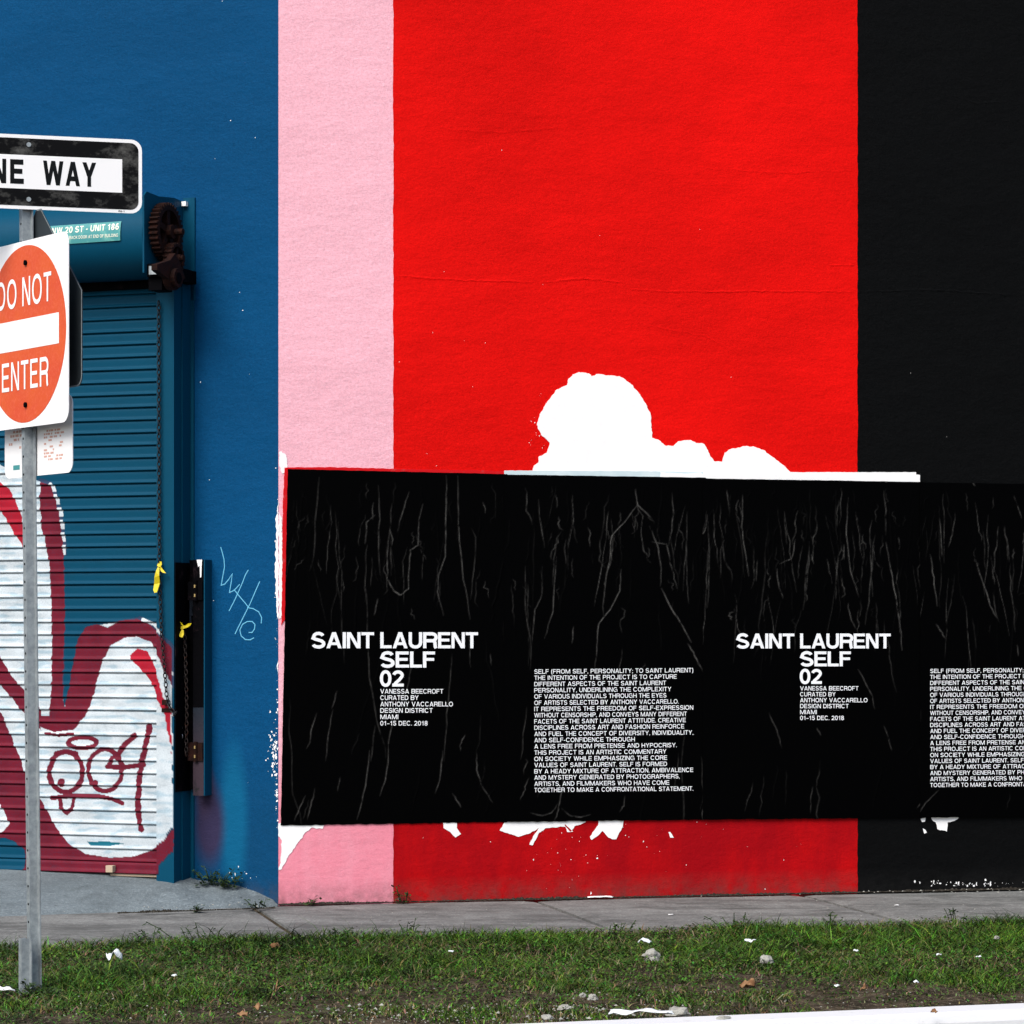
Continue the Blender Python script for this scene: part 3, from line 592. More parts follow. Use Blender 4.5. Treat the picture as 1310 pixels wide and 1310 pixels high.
BW_ = [1240, 1125, 1050, 1087, 1053, 1138, 1240, 1195, 1188, 1177, 1240, 832, 1125, 1052, 1058, 1057, 1240, 1145, 1073, 1240]
def body(x, y0, y1, k):
    out = []
    for i, s in enumerate(BODY):
        y = y0+(y1-y0)*i/19; wd = (BW_[i]-130)/5.458*k; out.append((s, x, y, x+wd, y-.010*wd, 5.6*k, .152))
    return [('body_lettering', out)]
z5 = lambda p: zr((340, 560), 3.119, p)
c1 = [(z5([(695, 145), (692, 300), (690, 470), (665, 540), (660, 610), (685, 705)]), .75), (z5([(740, 145), (742, 300), (745, 400), (765, 560), (790, 720)]), .6),
      (z5([(470, 350), (460, 470), (462, 560), (490, 610), (515, 625), (545, 600), (548, 500), (552, 445), (582, 425), (583, 340), (600, 260)]), .8), (z5([(545, 210), (520, 290), (500, 370)]), .5),
      (z5([(410, 305), (378, 335), (372, 420)]), .6), (z5([(590, 440), (615, 480)]), .5), (z5([(425, 640), (412, 705)]), .5), (z5([(720, 860), (710, 1000), (700, 1100), (690, 1290)]), .35), (z5([(270, 1010), (250, 1080)]), .5),
      (z5([(490, 1130), (475, 1220), (475, 1290)]), .6), (z5([(420, 1150), (405, 1290)]), .4), (rb([(200, 160), (185, 230), (170, 290)]), .5), (rb([(160, 190), (135, 250), (118, 295)]), .5), (rb([(500, 0), (490, 110), (465, 190)]), .7), (rb([(420, 0), (405, 150), (372, 290)]), .6),
      (rb([(720, 0), (712, 100), (690, 180)]), .55), (rb([(760, 180), (795, 240)]), .5), (rb([(858, 0), (858, 80), (885, 160), (925, 220)]), .5), (rb([(300, 110), (292, 170)]), .4), (z5([(870, 860), (875, 905)]), .3)]
s6 = r6
c2 = [(s6([(500, 545), (510, 610), (570, 668)]), .75), (s6([(512, 605), (470, 665), (400, 740), (392, 850), (375, 930), (372, 970)]), .85), (s6([(560, 700), (595, 790), (610, 880), (605, 950)]), .6), (s6([(570, 765), (630, 775), (655, 880), (675, 960)]), .6),
      (s6([(655, 560), (660, 650), (640, 780)]), .6), (s6([(440, 880), (435, 970), (395, 1050), (345, 1110), (340, 1200), (330, 1300)]), .8), (s6([(610, 960), (650, 1040), (700, 1120), (735, 1185)]), .95), (s6([(720, 1190), (750, 1240), (785, 1310)]), .8),
      (s6([(95, 590), (105, 700), (120, 790)]), .5), (s6([(170, 830), (155, 1060), (120, 1170)]), .6), (s6([(40, 870), (40, 1050), (65, 1200), (60, 1300)]), .35), (s6([(110, 870), (110, 990), (80, 1050), (65, 1200)]), .5), (s6([(235, 570), (240, 680), (220, 790)]), .6), (s6([(385, 640), (378, 750)]), .45),
      (s6([(240, 1120), (235, 1190)]), .5), (zr((660, 830), 5.458, [(330, 920), (310, 1060), (290, 1150), (270, 1200)]), .7), (zr((660, 830), 5.458, [(100, 1150), (180, 1170), (250, 1150), (300, 1080)]), .5), (zr((660, 830), 5.458, [(320, 1120), (380, 1170), (450, 1180), (520, 1160)]), .5), (zr((660, 830), 5.458, [(760, 1030), (750, 1100), (725, 1140)]), .5),
      (zr((660, 830), 5.458, [(90, 900), (60, 990), (30, 1060)]), .45), (s6([(715, 640), (715, 770), (700, 970)]), .35)]
r9 = lambda p: zr((900, 560), 3.195, p)
c3 = [(r9([(95, 220), (105, 300)]), .5), (r9([(160, 240), (155, 370), (165, 440), (185, 570)]), .8), (r9([(15, 320), (5, 390), (-20, 420)]), .7), (r9([(75, 400), (85, 510)]), .4), (r9([(375, 420), (360, 500), (310, 520)]), .7), (r9([(440, 480), (450, 520)]), .6),
      (r9([(300, 540), (310, 620), (325, 660)]), .7), (r9([(590, 250), (585, 400), (600, 550), (635, 655)]), .75), (r9([(735, 220), (745, 300), (745, 400)]), .5), (r9([(745, 430), (765, 540), (785, 650), (805, 780), (812, 870)]), .85), (r9([(590, 680), (605, 750), (622, 785)]), .6), (r9([(575, 440), (575, 500)]), .5),
      (r9([(505, 500), (525, 600)]), .5), (r9([(330, 330), (340, 440)]), .35), (r9([(220, 500), (215, 590)]), .4), (r9([(465, 1190), (480, 1220)]), .5), (r9([(635, 950), (690, 1060), (700, 1110)]), .5), (r9([(740, 1180), (770, 1280)]), .5), (r9([(265, 1130), (300, 1200), (320, 1270)]), .45)]
c4 = [(r9([(925, 480), (935, 530), (945, 620), (955, 690)]), .8), (r9([(950, 765), (975, 800), (990, 825)]), .9), (r9([(1110, 500), (1130, 560), (1160, 640), (1170, 690), (1205, 745)]), .95), (r9([(965, 330), (975, 490)]), .55), (r9([(1270, 240), (1300, 330)]), .7), (r9([(1030, 310), (1015, 400), (1000, 450)]), .4),
      (r9([(1180, 530), (1190, 600)]), .5), (r9([(1240, 440), (1245, 500)]), .4), (r9([(1100, 185), (1110, 200)]), .5), (zr((700, 1000), 2.1475, [(1075, 25), (1040, 60), (1020, 90)]), .5)]
poster([(368, 600), (649, 606.5), (649, 1051.5), (359, 1056)], .0060, 3, 'black creased poster with white heading over the pink stripe, leftmost of the row', (80, 4, 10, c1), heading(398.5, 829.3, 1.0))
poster([(645, 607), (903, 611), (903, 1048.5), (645, 1051.5)], .0105, 8, 'black creased poster carrying a full paragraph, between two headed posters', (85, 3, 10, c2), body(683.5, 862, 1013.5, 1.0))
poster([(899, 612), (1181, 616.5), (1181, 1046), (899, 1048.5)], .0150, 12, 'black creased poster with white heading, across the red and black stripes', (140, 3, 9, c3), heading(942, 829.5, .927))
poster([(1177, 617), (1432, 621), (1432, 1043), (1177, 1046)], .0195, 17, 'black creased poster on the black wall, its paragraph cut off by the photo edge', (110, 3, 9, c4), body(1190, 861, 1007, .945))

# ------------------------------------------------------------------ roller shutter
sh = empty('roller_shutter', BW.P(1.6, .15, GP), 'blue roller shutter with white and dark red graffiti, left of the striped wall', 'shutter')
def inpoly(px, py, poly):
    c = np.zeros(len(px), bool); n = len(poly)
    for i in range(n):
        x0, y0 = poly[i]; x1, y1 = poly[(i+1) % n]
        if y0 == y1: continue
        k = ((y0 > py) != (y1 > py)) & (px < (x1-x0)*(py-y0)/(y1-y0)+x0); c ^= k
    return c
def instroke(px, py, pts, wd, closed=False):
    c = np.zeros(len(px), bool); n = len(pts)
    for i in range(n if closed else n-1):
        x0, y0 = pts[i]; x1, y1 = pts[(i+1) % n]; L2 = max(1e-6, (x1-x0)**2+(y1-y0)**2)
        t = np.clip(((px-x0)*(x1-x0)+(py-y0)*(y1-y0))/L2, 0, 1); c |= np.hypot(px-x0-t*(x1-x0), py-y0-t*(y1-y0)) < wd/2
    return c
q3 = lambda p: zr((0, 600), 3.639, p); q4 = lambda p: zr((0, 900), 3.195, p)
WHITE = (.50, .555, .59, 1); DRED = (.125, .006, .016, 1); RED = (.33, .006, .018, 1); BLU = (0, 0, 0, 0)
d1 = q3([(190, 60), (235, 75), (262, 150), (280, 250), (292, 350), (300, 480), (302, 700), (298, 850), (294, 1020), (300, 1112), (312, 1070), (330, 960), (345, 880), (365, 790), (400, 735), (450, 722), (500, 738), (560, 705), (640, 698), (700, 725), (760, 780), (812, 835), (812, 1010), (790, 960), (760, 900), (735, 850), (700, 805), (640, 780), (580, 785), (520, 820), (480, 890), (455, 980), (430, 1070), (400, 1150), (340, 1215), (250, 1225), (190, 1200), (185, 1150), (232, 1150), (240, 1000), (243, 800), (240, 620), (232, 450), (215, 350), (195, 270), (185, 150)])
white1 = [(-60, 560), (-30, 545)]+q3([(0, -20), (190, 60), (235, 75), (262, 150), (290, 350), (300, 700), (290, 1100), (330, 960), (400, 735), (640, 698), (812, 835)])+[(225, 1060)]+q4([(705, 510), (680, 555), (620, 600), (550, 625), (450, 630), (350, 615), (280, 570), (230, 510), (180, 420), (150, 400), (105, 300), (40, 490), (15, 520)])+[(-60, 1050), (-130, 1062), (-185, 1030), (-205, 960), (-190, 880), (-215, 800), (-200, 720), (-160, 650), (-110, 600)]
Dl = [q3([(0, 60), (45, 95), (80, 165), (112, 250), (120, 375), (80, 320), (40, 250), (0, 190), (-60, 100), (-60, 20)])]
Ds = [q3([(0, 870), (50, 960), (115, 1030), (190, 1110), (190, 1215), (115, 1140), (60, 1070), (0, 1000), (-200, 900), (-200, 700)]),
      q4([(-80, -40), (5, 40), (50, 140), (90, 240), (105, 300), (160, 380), (185, 425), (230, 510), (280, 570), (350, 615), (450, 630), (550, 625), (620, 600), (680, 555), (720, 505), (720, 600), (655, 660), (655, 700), (105, 700), (105, 600), (60, 565), (20, 548), (-80, 560)])]
lens = q4([(-60, 400), (0, 410), (20, 440), (40, 490), (15, 520), (0, 530), (-60, 530)])
halo_l = q3([(240, 75), (268, 150), (288, 250), (296, 390)])
rr = q3([(608, 868), (640, 835), (685, 848), (702, 880), (742, 960), (772, 1060), (806, 1130), (808, 1330), (795, 1230), (775, 1130), (740, 1070), (700, 985), (650, 925), (612, 892)])
EL = lambda cx, cy, rx, ry: q4([(cx+rx*math.cos(k*math.pi/14), cy+ry*math.sin(k*math.pi/14)) for k in range(28)])
LN = [(EL(270, 280, 68, 82), 5.6, True), (EL(430, 272, 68, 86), 5.2, True), (EL(338, 160, 58, 22), 5, True), (q4([(478, 212), (515, 165), (552, 130)]), 6, False), (q4([(440, 258), (500, 262), (590, 250)]), 5.5, False),
      (q4([(445, 255), (460, 222), (485, 215), (500, 250)]), 5, False), (q4([(612, 92), (600, 160), (588, 210), (572, 300), (564, 400), (568, 460), (576, 515)]), 6.2, False), (q4([(215, 386), (300, 376), (400, 378), (460, 390), (502, 408)]), 5, False),
      (q4([(242, 384), (250, 425), (272, 448), (296, 430), (304, 380)]), 4.5, False), (q4([(265, 395), (268, 420), (285, 415), (285, 395)]), 1.6, False), (q4([(190, 122), (240, 130), (300, 124)]), 3.5, False), (q4([(230, 205), (270, 196), (310, 205)]), 6, False), (q4([(250, 318), (252, 330)]), 7, False), (q4([(390, 322), (392, 330)]), 6, False)]
def graffiti(px, py):
    jx = np.array([fgn(x*.12, y*.12, 1) for x, y in zip(px, py)])*1.6; x = px+jx; y = py
    c = np.zeros((len(px), 4))
    # thin purple-ish overspray round the dark red
    near = (instroke(x, y, d1, 9, True)) & (py < 930); c[near] = (.05, .03, .07, .45)
    edge = instroke(x, y, halo_l, 6.5) & (((py*.062) % 1) > .22); c[edge] = WHITE
    wtop = instroke(x, y, q3([(665, 700), (720, 722), (760, 765)]), 4.5); c[wtop] = WHITE
    wm = inpoly(x, y, white1); sm = np.array([fgn(a_*.035, b_*.22, 2)+.5*fgn(a_*.1, b_*.3, 4) for a_, b_ in zip(px, py)])
    wc = np.array(WHITE)[None]*np.ones((len(px), 1)); dk = np.clip((sm-.10)*1.8, 0, .6)[:, None]; wc[:, :3] = wc[:, :3]*(1-dk)+np.array((.25, .38, .46))*dk
    c[wm] = wc[wm]
    bl = inpoly(x, y, q3([(302, 500), (302, 850), (298, 1110), (312, 1075), (345, 890), (370, 790), (410, 728), (302, 500)])); c[bl] = BLU
    blm = inpoly(x, y, q3([(294, 400), (304, 480), (306, 700), (300, 1080), (345, 880), (372, 780), (405, 735), (640, 690), (900, 400)])) ; c[blm] = BLU
    for p in Dl: c[inpoly(x, y, p)] = RED
    for p in Ds: c[inpoly(x, y, p)] = DRED
    c[instroke(x, y, [(-40, 550), (-110, 598), (-162, 650), (-202, 720), (-217, 800), (-192, 880), (-207, 960), (-187, 1032), (-130, 1066), (-60, 1056)], 17)] = DRED
    c[inpoly(x, y, lens)] = WHITE
    c[inpoly(x, y, d1)] = DRED
    # nested shape where loop meets stem
    c[inpoly(x, y, rr)] = RED
    for pts, wd, cl in LN: c[instroke(x, y, pts, wd*1.14, cl)] = DRED if wd > 2 else WHITE
    c[inpoly(x, y, q4([(355, 566), (430, 563), (512, 572), (440, 584), (375, 580)]))] = (.01, .12, .17, .9)
    c[inpoly(x, y, q4([(-80, 565), (20, 552), (60, 562), (105, 605), (105, 720), (-80, 720)]))] = BLU
    tone = 1+.22*np.array([fgn(a_*.06, b_*.06, 9) for a_, b_ in zip(px, py)]); c[:, :3] *= tone[:, None]
    return c
def painted_strip(name, fr, A_, prof, mat, parent, z_base):
    """prof: list of (z, off); extruded along A_; carries the sprayed paint"""
    A_ = np.asarray(A_); n1 = len(A_); pz = np.array([p[0] for p in prof])+z_base; po = np.array([p[1] for p in prof]); n2 = len(prof)
    AA = np.repeat(A_, n2); ZZ = np.tile(pz, n1); OO = np.tile(po, n1)
    X = fr.O.x+fr.d.x*AA+fr.n.x*OO; Y = fr.O.y+fr.d.y*AA+fr.n.y*OO
    # position of each point on the flat curtain plane -> measured graffiti plan
    X0 = fr.O.x+fr.d.x*AA+fr.n.x*GP; Y0 = fr.O.y+fr.d.y*AA+fr.n.y*GP
    px = CX+F*X0/Y0; py = HY+F*(H-ZZ)/Y0
    I = np.arange(n1*n2).reshape(n1, n2); Q = np.stack([I[:-1, :-1], I[:-1, 1:], I[1:, 1:], I[1:, :-1]], -1).reshape(-1, 4)
    me = npmesh(name, np.stack([X, Y, ZZ], 1), Q); c = np.zeros((len(px), 4))
    vis = (px > -260) & (py > 540); 
    if vis.any(): c[vis] = graffiti(px[vis], py[vis])
    me.attributes.new('paint', 'FLOAT_COLOR', 'POINT').data.foreach_set('color', c.astype(np.float32).ravel())
    return link(name, me, mat, parent)
aS = BW.A(206, 700, GP)[0]; aL = BW.A(-235, 700, GP)[0]; aM = BW.A(-40, 700, GP)[0]; aEnd = aS+3.1
zb = BW.A(120, 1101, GP)[1]; zt = BW.A(120, 368, GP)[1]; pitch = 16.05/ (F/ (Vector(BW.P(BW.A(120, 700, GP)[0], 0, GP)).y)); ns = int((zt-zb)/pitch)+1
Afine = np.concatenate([np.linspace(aS, aM, int((aM-aS)/.0034)), np.linspace(aM+.006, aL, int((aL-aM)/.0065)), np.linspace(aL+.02, aEnd, 60)])
Acoarse = np.concatenate([np.linspace(aS, aL, 40), np.linspace(aL+.05, aEnd, 20)])
for i in range(ns):
    z0 = zb+i*pitch; p = pitch; b = GP
    z0 = z0 + random.uniform(-.0008, .0008)
    prof = [(0, b-.012), (.000, b+.006), (.04*p, b+.010), (.10*p, b+.0105), (.17*p, b+.007), (.24*p, b+.002), (.30*p, b+.001), (.36*p, b+.0008), (.42*p, b+.0008), (.48*p, b+.001), (.54*p, b+.001), (.60*p, b+.0012), (.66*p, b+.0012), (.72*p, b+.0012), (.78*p, b+.001), (.84*p, b+.0004), (.90*p, b-.001), (.96*p, b-.006), (1.04*p, b-.012)]
    pyv = HY+F*(H-z0)/16.3
    painted_strip('slat', BW, Afine if pyv > 550 else Acoarse, prof, MAT['shutter'], sh, z0)
# bottom bar (two angles) and track
g = MB(); g.box(BW, aS, aEnd, zb-.055, zb-.003, GP-.02, GP+.012); g.box(BW, aS, aEnd, zb-.062, zb-.056, GP-.03, GP+.035)
painted_strip('bottom_bar', BW, Afine, [(-.062, GP+.0), (-.062, GP+.03), (-.055, GP+.03), (-.053, GP+.014), (-.035, GP+.014), (-.02, GP+.014), (-.006, GP+.014), (-.001, GP-.01)], MAT['shutter'], sh, zb)
g = MB(); g.box(BW, aS-.0, aS+.30, zb-.078, zb-.066, GP-.02, GP+.018); g.build('bar_edge', MAT['wood'], sh)
g = MB(); g.box(BW, BW.A(150, 1100, GP)[0], BW.A(141, 1100, GP)[0], zb-.058, zb-.02, GP+.016, GP+.055); g.build('latch_block', MAT['wood'], sh, bevel=.003)
# guide rail: front face carries graffiti, side face is bare blue
aG = BW.A(222.5, 700, GP+.03)[0]; zg0 = BW.A(215, 1122, GP)[1]
npz = 330; prof = [(z, GP+.03) for z in np.linspace(zg0-.06, zt+.04, npz)]
painted_strip('guide_face', BW, np.linspace(aG, aS+.012, 14), prof, MAT['shutter'], sh, 0)
g = MB(); g.box(BW, aG+.001, aS+.011, zg0-.06, zt+.04, 0.0, GP+.029); g.build('guide_rail', MAT['metal_blue'], sh)
# wall angle behind the rail
aW = BW.A(239.5, 700, 0)[0]
g = MB(); g.box(BW, aW-.045, aG+.0, zg0-.06, zt+.03, .0, .012); g.box(BW, aG-.006, aG+.0, zg0-.06, zt+.03, .0125, .11); 
g.build('wall_angle', MAT['metal_blue'], sh)
for k in range(8):
    z = .75+k*.36; g = MB(); g.tube([BW.P(aW-.012, z, .012), BW.P(aW-.012, z, .022)], .011, 6); g.build('bolt', MAT['grime'], sh)
# hood
z_top = BW.A(181, 250, .46)[1]; z_bot = BW.A(181, 352, .40)[1]; ah = BW.A(183, 300, .46)[0]
g = MB(); R_ = (z_top-z_bot)/2; zc = (z_top+z_bot)/2; seg = 20; hp = [(z_top, .0)]+[(zc+R_*math.cos(t), .27+(.20)*math.sin(t)) for t in [math.pi*k/seg for k in range(seg+1)]]+[(z_bot-.0, .20), (z_bot+.03, .19)]
na = 30; vs = [BW.P(ah+(aEnd-ah)*i/na, z+.0025*fgn(i*.5, z*3, 3), o+.004*fgn(i*.4, z*4, 7)) for i in range(na+1) for z, o in hp]; n_ = len(hp)
g.add(vs, [(i*n_+j, (i+1)*n_+j, (i+1)*n_+j+1, i*n_+j+1) for i in range(na) for j in range(n_-1)]); g.build('hood', MAT['metal_blue'], sh, smooth=True)
g = MB(); g.box(BW, ah+.02, aEnd, zt-.02, zt+.05, GP-.03, GP+.03); g.build('lintel', MAT['grime'], sh)
# end plate, seen edge-on towards the street
ap = ah-.012; zp0 = BW.A(183, 349, .46)[1]; zp1 = BW.A(183, 243, .46)[1]
EP = Frame(BW.P(ap, 0, 0), BW.n, -BW.d)                         # plane of the end plate: a = out from the wall
ep = [(0.0, zp0), (.47, zp0), (.47, zp1-.03), (.44, zp1-.006), (.30, zp1-.012), (.12, zp1+.006), (.0, zp1)]
g = MB(); g.prism(EP, ep, -.01, 0); g.build('end_plate', MAT['metal_blue'], sh)
g = MB(); g.box(EP, 0, .012, zp0-.10, zp1+.02, -.0, .07); g.build('bracket_angle', MAT['metal_blue'], sh)
g = MB(); g.box(EP, .01, .04, zp1-.028, zp1-.003, .004, .03); g.build('corner_cap', MAT['paper'], sh)
def gear(fr, ca, cz, r, th, teeth, o0, spokes=5, name='gear'):
    g = MB(); pts = []
    for k in range(teeth*4):
        t = 2*math.pi*k/(teeth*4); rad = r if k % 4 < 2 else r*.9; pts.append((rad*math.cos(t), rad*math.sin(t)))
    n = len(pts); ri = r*.74
    for o in (o0, o0+th): g.v += [fr.P(ca+x, cz+z, o) for x, z in pts]
    for o in (o0, o0+th): g.v += [fr.P(ca+ri*math.cos(2*math.pi*k/n), cz+ri*math.sin(2*math.pi*k/n), o) for k in range(n)]
    g.f += [(k, (k+1) % n, n+(k+1) % n, n+k) for k in range(n)]+[(n+k, n+(k+1) % n, 3*n+(k+1) % n, 3*n+k) for k in range(n)]+[(k, 2*n+k, 2*n+(k+1) % n, (k+1) % n) for k in range(n)]+[(2*n+k, 3*n+k, 3*n+(k+1) % n, 2*n+(k+1) % n) for k in range(n)]
    for s_ in range(spokes):
        t = 2*math.pi*s_/spokes+.3; c_, s2 = math.cos(t), math.sin(t); wd = r*.11
        vs = [fr.P(ca+c_*q-s2*w_, cz+s2*q+c_*w_, o) for q in (0, ri*1.02) for w_ in (-wd, wd) for o in (o0+.006, o0+th-.008)]
        g.add(vs, [(0, 1, 3, 2), (4, 6, 7, 5), (0, 4, 5, 1), (2, 3, 7, 6), (0, 2, 6, 4), (1, 5, 7, 3)])
    g.tube([fr.P(ca, cz, o0), fr.P(ca, cz, o0+th+.02)], r*.24, 12)
    return g.build(name, MAT['rust'], sh)
# positions on the plate from the photo
def onEP(px, py, o=0): return EP.A(px, py, o)
gc = onEP(211, 297, .03); gear(EP, gc[0], gc[1], .158, .05, 34, .012)
pc = onEP(216, 331, .05); gear(EP, pc[0], pc[1], .085, .05, 20, .055, 4)
g = MB(); g.tube([EP.P(gc[0]-.02, gc[1], .0), EP.P(gc[0]-.02, gc[1], .13)], .018, 10); g.build('shaft', MAT['rust'], sh)
g = MB(); g.tube([EP.P(pc[0], pc[1], .0), EP.P(pc[0], pc[1], .14)], .016, 10); g.build('shaft', MAT['rust'], sh)
# bearing bracket below the gears
c_ = onEP(220, 356, .12); g = MB(); bp = []
for k in range(17):
    t = math.pi*(-.05-k*.9/16); bp.append((c_[0]+.075*math.cos(t), c_[1]+.065*math.sin(t)))
bp = bp+[(c_[0]-.13, c_[1]+.015), (c_[0]-.06, c_[1]+.10), (c_[0]-.01, c_[1]+.135), (c_[0]+.05, c_[1]+.09), (c_[0]+.20, c_[1]+.05), (c_[0]+.20, c_[1]+.02)]
g.prism(EP, bp[::-1], .10, .135); g.tube([EP.P(c_[0], c_[1], .13), EP.P(c_[0], c_[1], .16)], .052, 14); g.build('bearing_bracket', MAT['rust'], sh, bevel=.002)
g = MB(); g.tube([EP.P(c_[0], c_[1], .158), EP.P(c_[0], c_[1], .164)], .03, 12); g.build('bearing_hole', MAT['grime'], sh)
g = MB(); g.box(EP, .05, .44, zp0-.02, zp0+.05, .002, .10); g.box(EP, .30, .42, zp0-.09, zp0-.021, .0, .08); g.build('bracket_arm', MAT['grime'], sh)
g = MB(); g.box(EP, .43, .455, zp0-.01, zp0+.035, .02, .104); g.build('bracket_end', MAT['galv'], sh)
# sticker with the street address
st_o = .47
def hoodP(px, py):                                              # on the front of the hood
    a_, z_ = BW.A(px, py, .455); th_ = math.acos(max(-1, min(1, (z_-zc)/R_))); return a_, z_, .27+.20*math.sin(th_)+.006
class HoodFrame:
    def P(s, a_, z_, o): 
        th_ = math.acos(max(-1, min(1, (z_-zc)/R_))); return BW.P(a_, z_, .27+.20*math.sin(th_)+.006+o)
HF = HoodFrame()
stick = tag(empty('address_sticker', BW.P(BW.A(120, 296, .46)[0], BW.A(120, 296, .46)[1], .47)), 'green street number sticker with white lettering on the shutter hood', 'sticker')
a0, z0_ = BW.A(155.5, 283, .46); a1, z1_ = BW.A(52, 290.3, .46); dz = BW.A(155.5, 308, .46)[1]-z0_
g = MB(); vs = []; nn = 12; mm = 6
for i in range(nn+1):
    for j in range(mm+1): u = i/nn; v = j/mm; vs.append(HF.P(a0+(a1-a0)*u, z0_+(z1_-z0_)*u+dz*v, 0))
g.add(vs, [(i*(mm+1)+j, i*(mm+1)+j+1, (i+1)*(mm+1)+j+1, (i+1)*(mm+1)+j) for i in range(nn) for j in range(mm)]); g.build('backing', MAT['green'], stick)
def sl_text(s, xl, yl, xr, yr, cap, t):
    g = MB(); A0 = BW.A(xl, yl, .46); A1 = BW.A(xr, yr, .46); cp = BW.A(xl, yl-cap, .46)[1]-A0[1]
    text_line(g, HF, s, A0, A1, cp, t, .0015, .16, .4); return g.build('lettering', MAT['cream'], stick)
sl_text('74 NW 20 ST - UNIT 186', 55, 301, 153.5, 294, 8.2, .2)
sl_text('ON BACK DOOR AT END OF BUILDING', 84, 307, 153, 303.2, 4.0, .17)

# locking post, hinges and side plate right of the rail
lock = tag(empty('locking_bar', BW.P(BW.A(262, 870)[0], .4, .03)), 'dark blue steel locking channel with chipped white top, right of the shutter', 'locking bar')
ac0 = BW.A(273, 860, .0)[0]; zc0 = BW.A(262, 1018, .08)[1]; zc1 = BW.A(262, 716, .08)[1]
af1 = BW.A(247, 860, .085)[0]; af0 = BW.A(262, 860, .085)[0]
g = MB(); g.box(BW, af0, af0+.006, zc0, zc1, .0, .085); g.build('side_flange', MAT['metal_blue'], lock)
zmid = BW.A(255, 905, .085)[1]
g = MB(); g.box(BW, af0+.007, af1, zmid, zc1, .079, .085); g.build('front_flange', MAT['grime'], lock)
g = MB(); g.box(BW, af0+.007, af1, zc0, zmid-.001, .079, .085); g.build('front_flange', MAT['stained'], lock)
flat_patch('chipped_paint', BW, [(251.5, 716), (258.5, 716), (258, 722), (257.5, 738), (256, 739), (255.5, 724), (253.5, 725)], .0855, .0865, MAT['paper'], lock)
g = MB(); g.box(BW, af1+.002, aG-.008, zc0+.03, zc1, .0, .03); g.build('back_plate', MAT['grime'], lock)
for yy in (757, 963):
    a_, z_ = BW.A(252, yy, .1); g = MB(); g.box(BW, a_-.03, a_+.06, z_-.045, z_+.055, .086, .094); g.tube([BW.P(a_+.01, z_-.05, .096), BW.P(a_+.01, z_+.06, .096)], .010, 8); h_ = g.build('hinge', MAT['grime'] if yy < 800 else MAT['rust'], lock)
    for q in (-.02, .03):
        g = MB(); g.box(BW, a_+.006, a_+.014, z_+q-.008, z_+q+.008, .104, .109); g.build('rivet', MAT['brass'], h_)
a_, z_ = BW.A(241, 790, .06); g = MB(); g.prism(BW, [BW.A(240, 768, .06), BW.A(245.5, 768, .06), BW.A(243, 782, .06), BW.A(244.5, 787, .06), BW.A(241.5, 788, .06), BW.A(242.5, 797, .06), BW.A(239.5, 798, .06)], .031, .036); g.build('worn_patch', MAT['stained'], lock)
g = MB(); g.box(BW, aG-.0105, aG-.0065, BW.A(230, 1012, .1)[1], BW.A(230, 720, .1)[1], .012, GP+.028); g.build('rail_cover', MAT['grime'], lock)

# chains: every link a ring
def chain(name, pts, mat, label, link_l=.032, r=.0032, cat='chain', grp=None):
    P_ = [Vector(p) for p in pts]; out = MB(); seg = []; 
    L = [0]
    for i in range(1, len(P_)): L.append(L[-1]+(P_[i]-P_[i-1]).length)
    def at(s):
        for i in range(1, len(P_)):
            if s <= L[i]: return P_[i-1].lerp(P_[i], (s-L[i-1])/max(1e-6, L[i]-L[i-1])), (P_[i]-P_[i-1]).normalized()
        return P_[-1], (P_[-1]-P_[-2]).normalized()
    n = int(L[-1]/(link_l*.78)); nsd = 5; nr = 10
    for k in range(n):
        c, t = at((k+.5)*link_l*.78); side = BW.d if k % 2 else BW.n
        b = (side-t*side.dot(t)).normalized(); nrm = t.cross(b)
        vs = []
        for i in range(nr):
            th = 2*math.pi*i/nr; ctr = c+t*math.cos(th)*link_l/2+b*math.sin(th)*link_l*.30
            rad = (t*math.cos(th)+b*math.sin(th)).normalized()
            for j in range(nsd): ph = 2*math.pi*j/nsd; vs.append(ctr+(rad*math.cos(ph)+nrm*math.sin(ph))*r)
        out.add(vs, [(i*nsd+j, i*nsd+(j+1) % nsd, ((i+1) % nr)*nsd+(j+1) % nsd, ((i+1) % nr)*nsd+j) for i in range(nr) for j in range(nsd)])
    return tag(out.build(name, mat, smooth=True), label, cat, grp)
def bp(px, py, o): a_, z_ = BW.A(px, py, o); return BW.P(a_, z_, o)
chain('hand_chain', [bp(203, 385, GP+.05), bp(203.3, 560, GP+.05), bp(204, 740, GP+.05), bp(206.5, 812, GP+.05), bp(210, 850, GP+.055), bp(213, 888, GP+.055), bp(217, 905, GP+.06), bp(224, 913, GP+.06), bp(228, 908, GP+.05)], MAT['dark_chain'], 'long dark chain hanging down the front edge of the shutter slats')
chain('hand_chain', [bp(230.5, 378, .10), bp(230, 540, .10), bp(229.8, 720, .10), bp(233, 795, .10), bp(234.5, 850, .10), bp(231, 915, .10)], MAT['dark_chain'], 'dark chain hanging in the recess beside the shutter rail')
chain('hand_chain', [bp(227, 912, .12), bp(231, 930, .12), bp(232.5, 955, .12)], MAT['chain_bright'], 'short bright steel chain below the looped dark one', .03, .003)
chain('hand_chain', [bp(236, 808, .11), bp(238, 860, .11), bp(239, 910, .11), bp(238, 970, .11)], MAT['chain'], 'rusty chain hanging from the yellow knot', .03, .003)
g = MB(); g.box(BW, BW.A(214, 900, GP+.05)[0], BW.A(208, 900, GP+.05)[0], BW.A(210, 902, GP+.05)[1], BW.A(210, 895, GP+.05)[1], GP+.034, GP+.06)
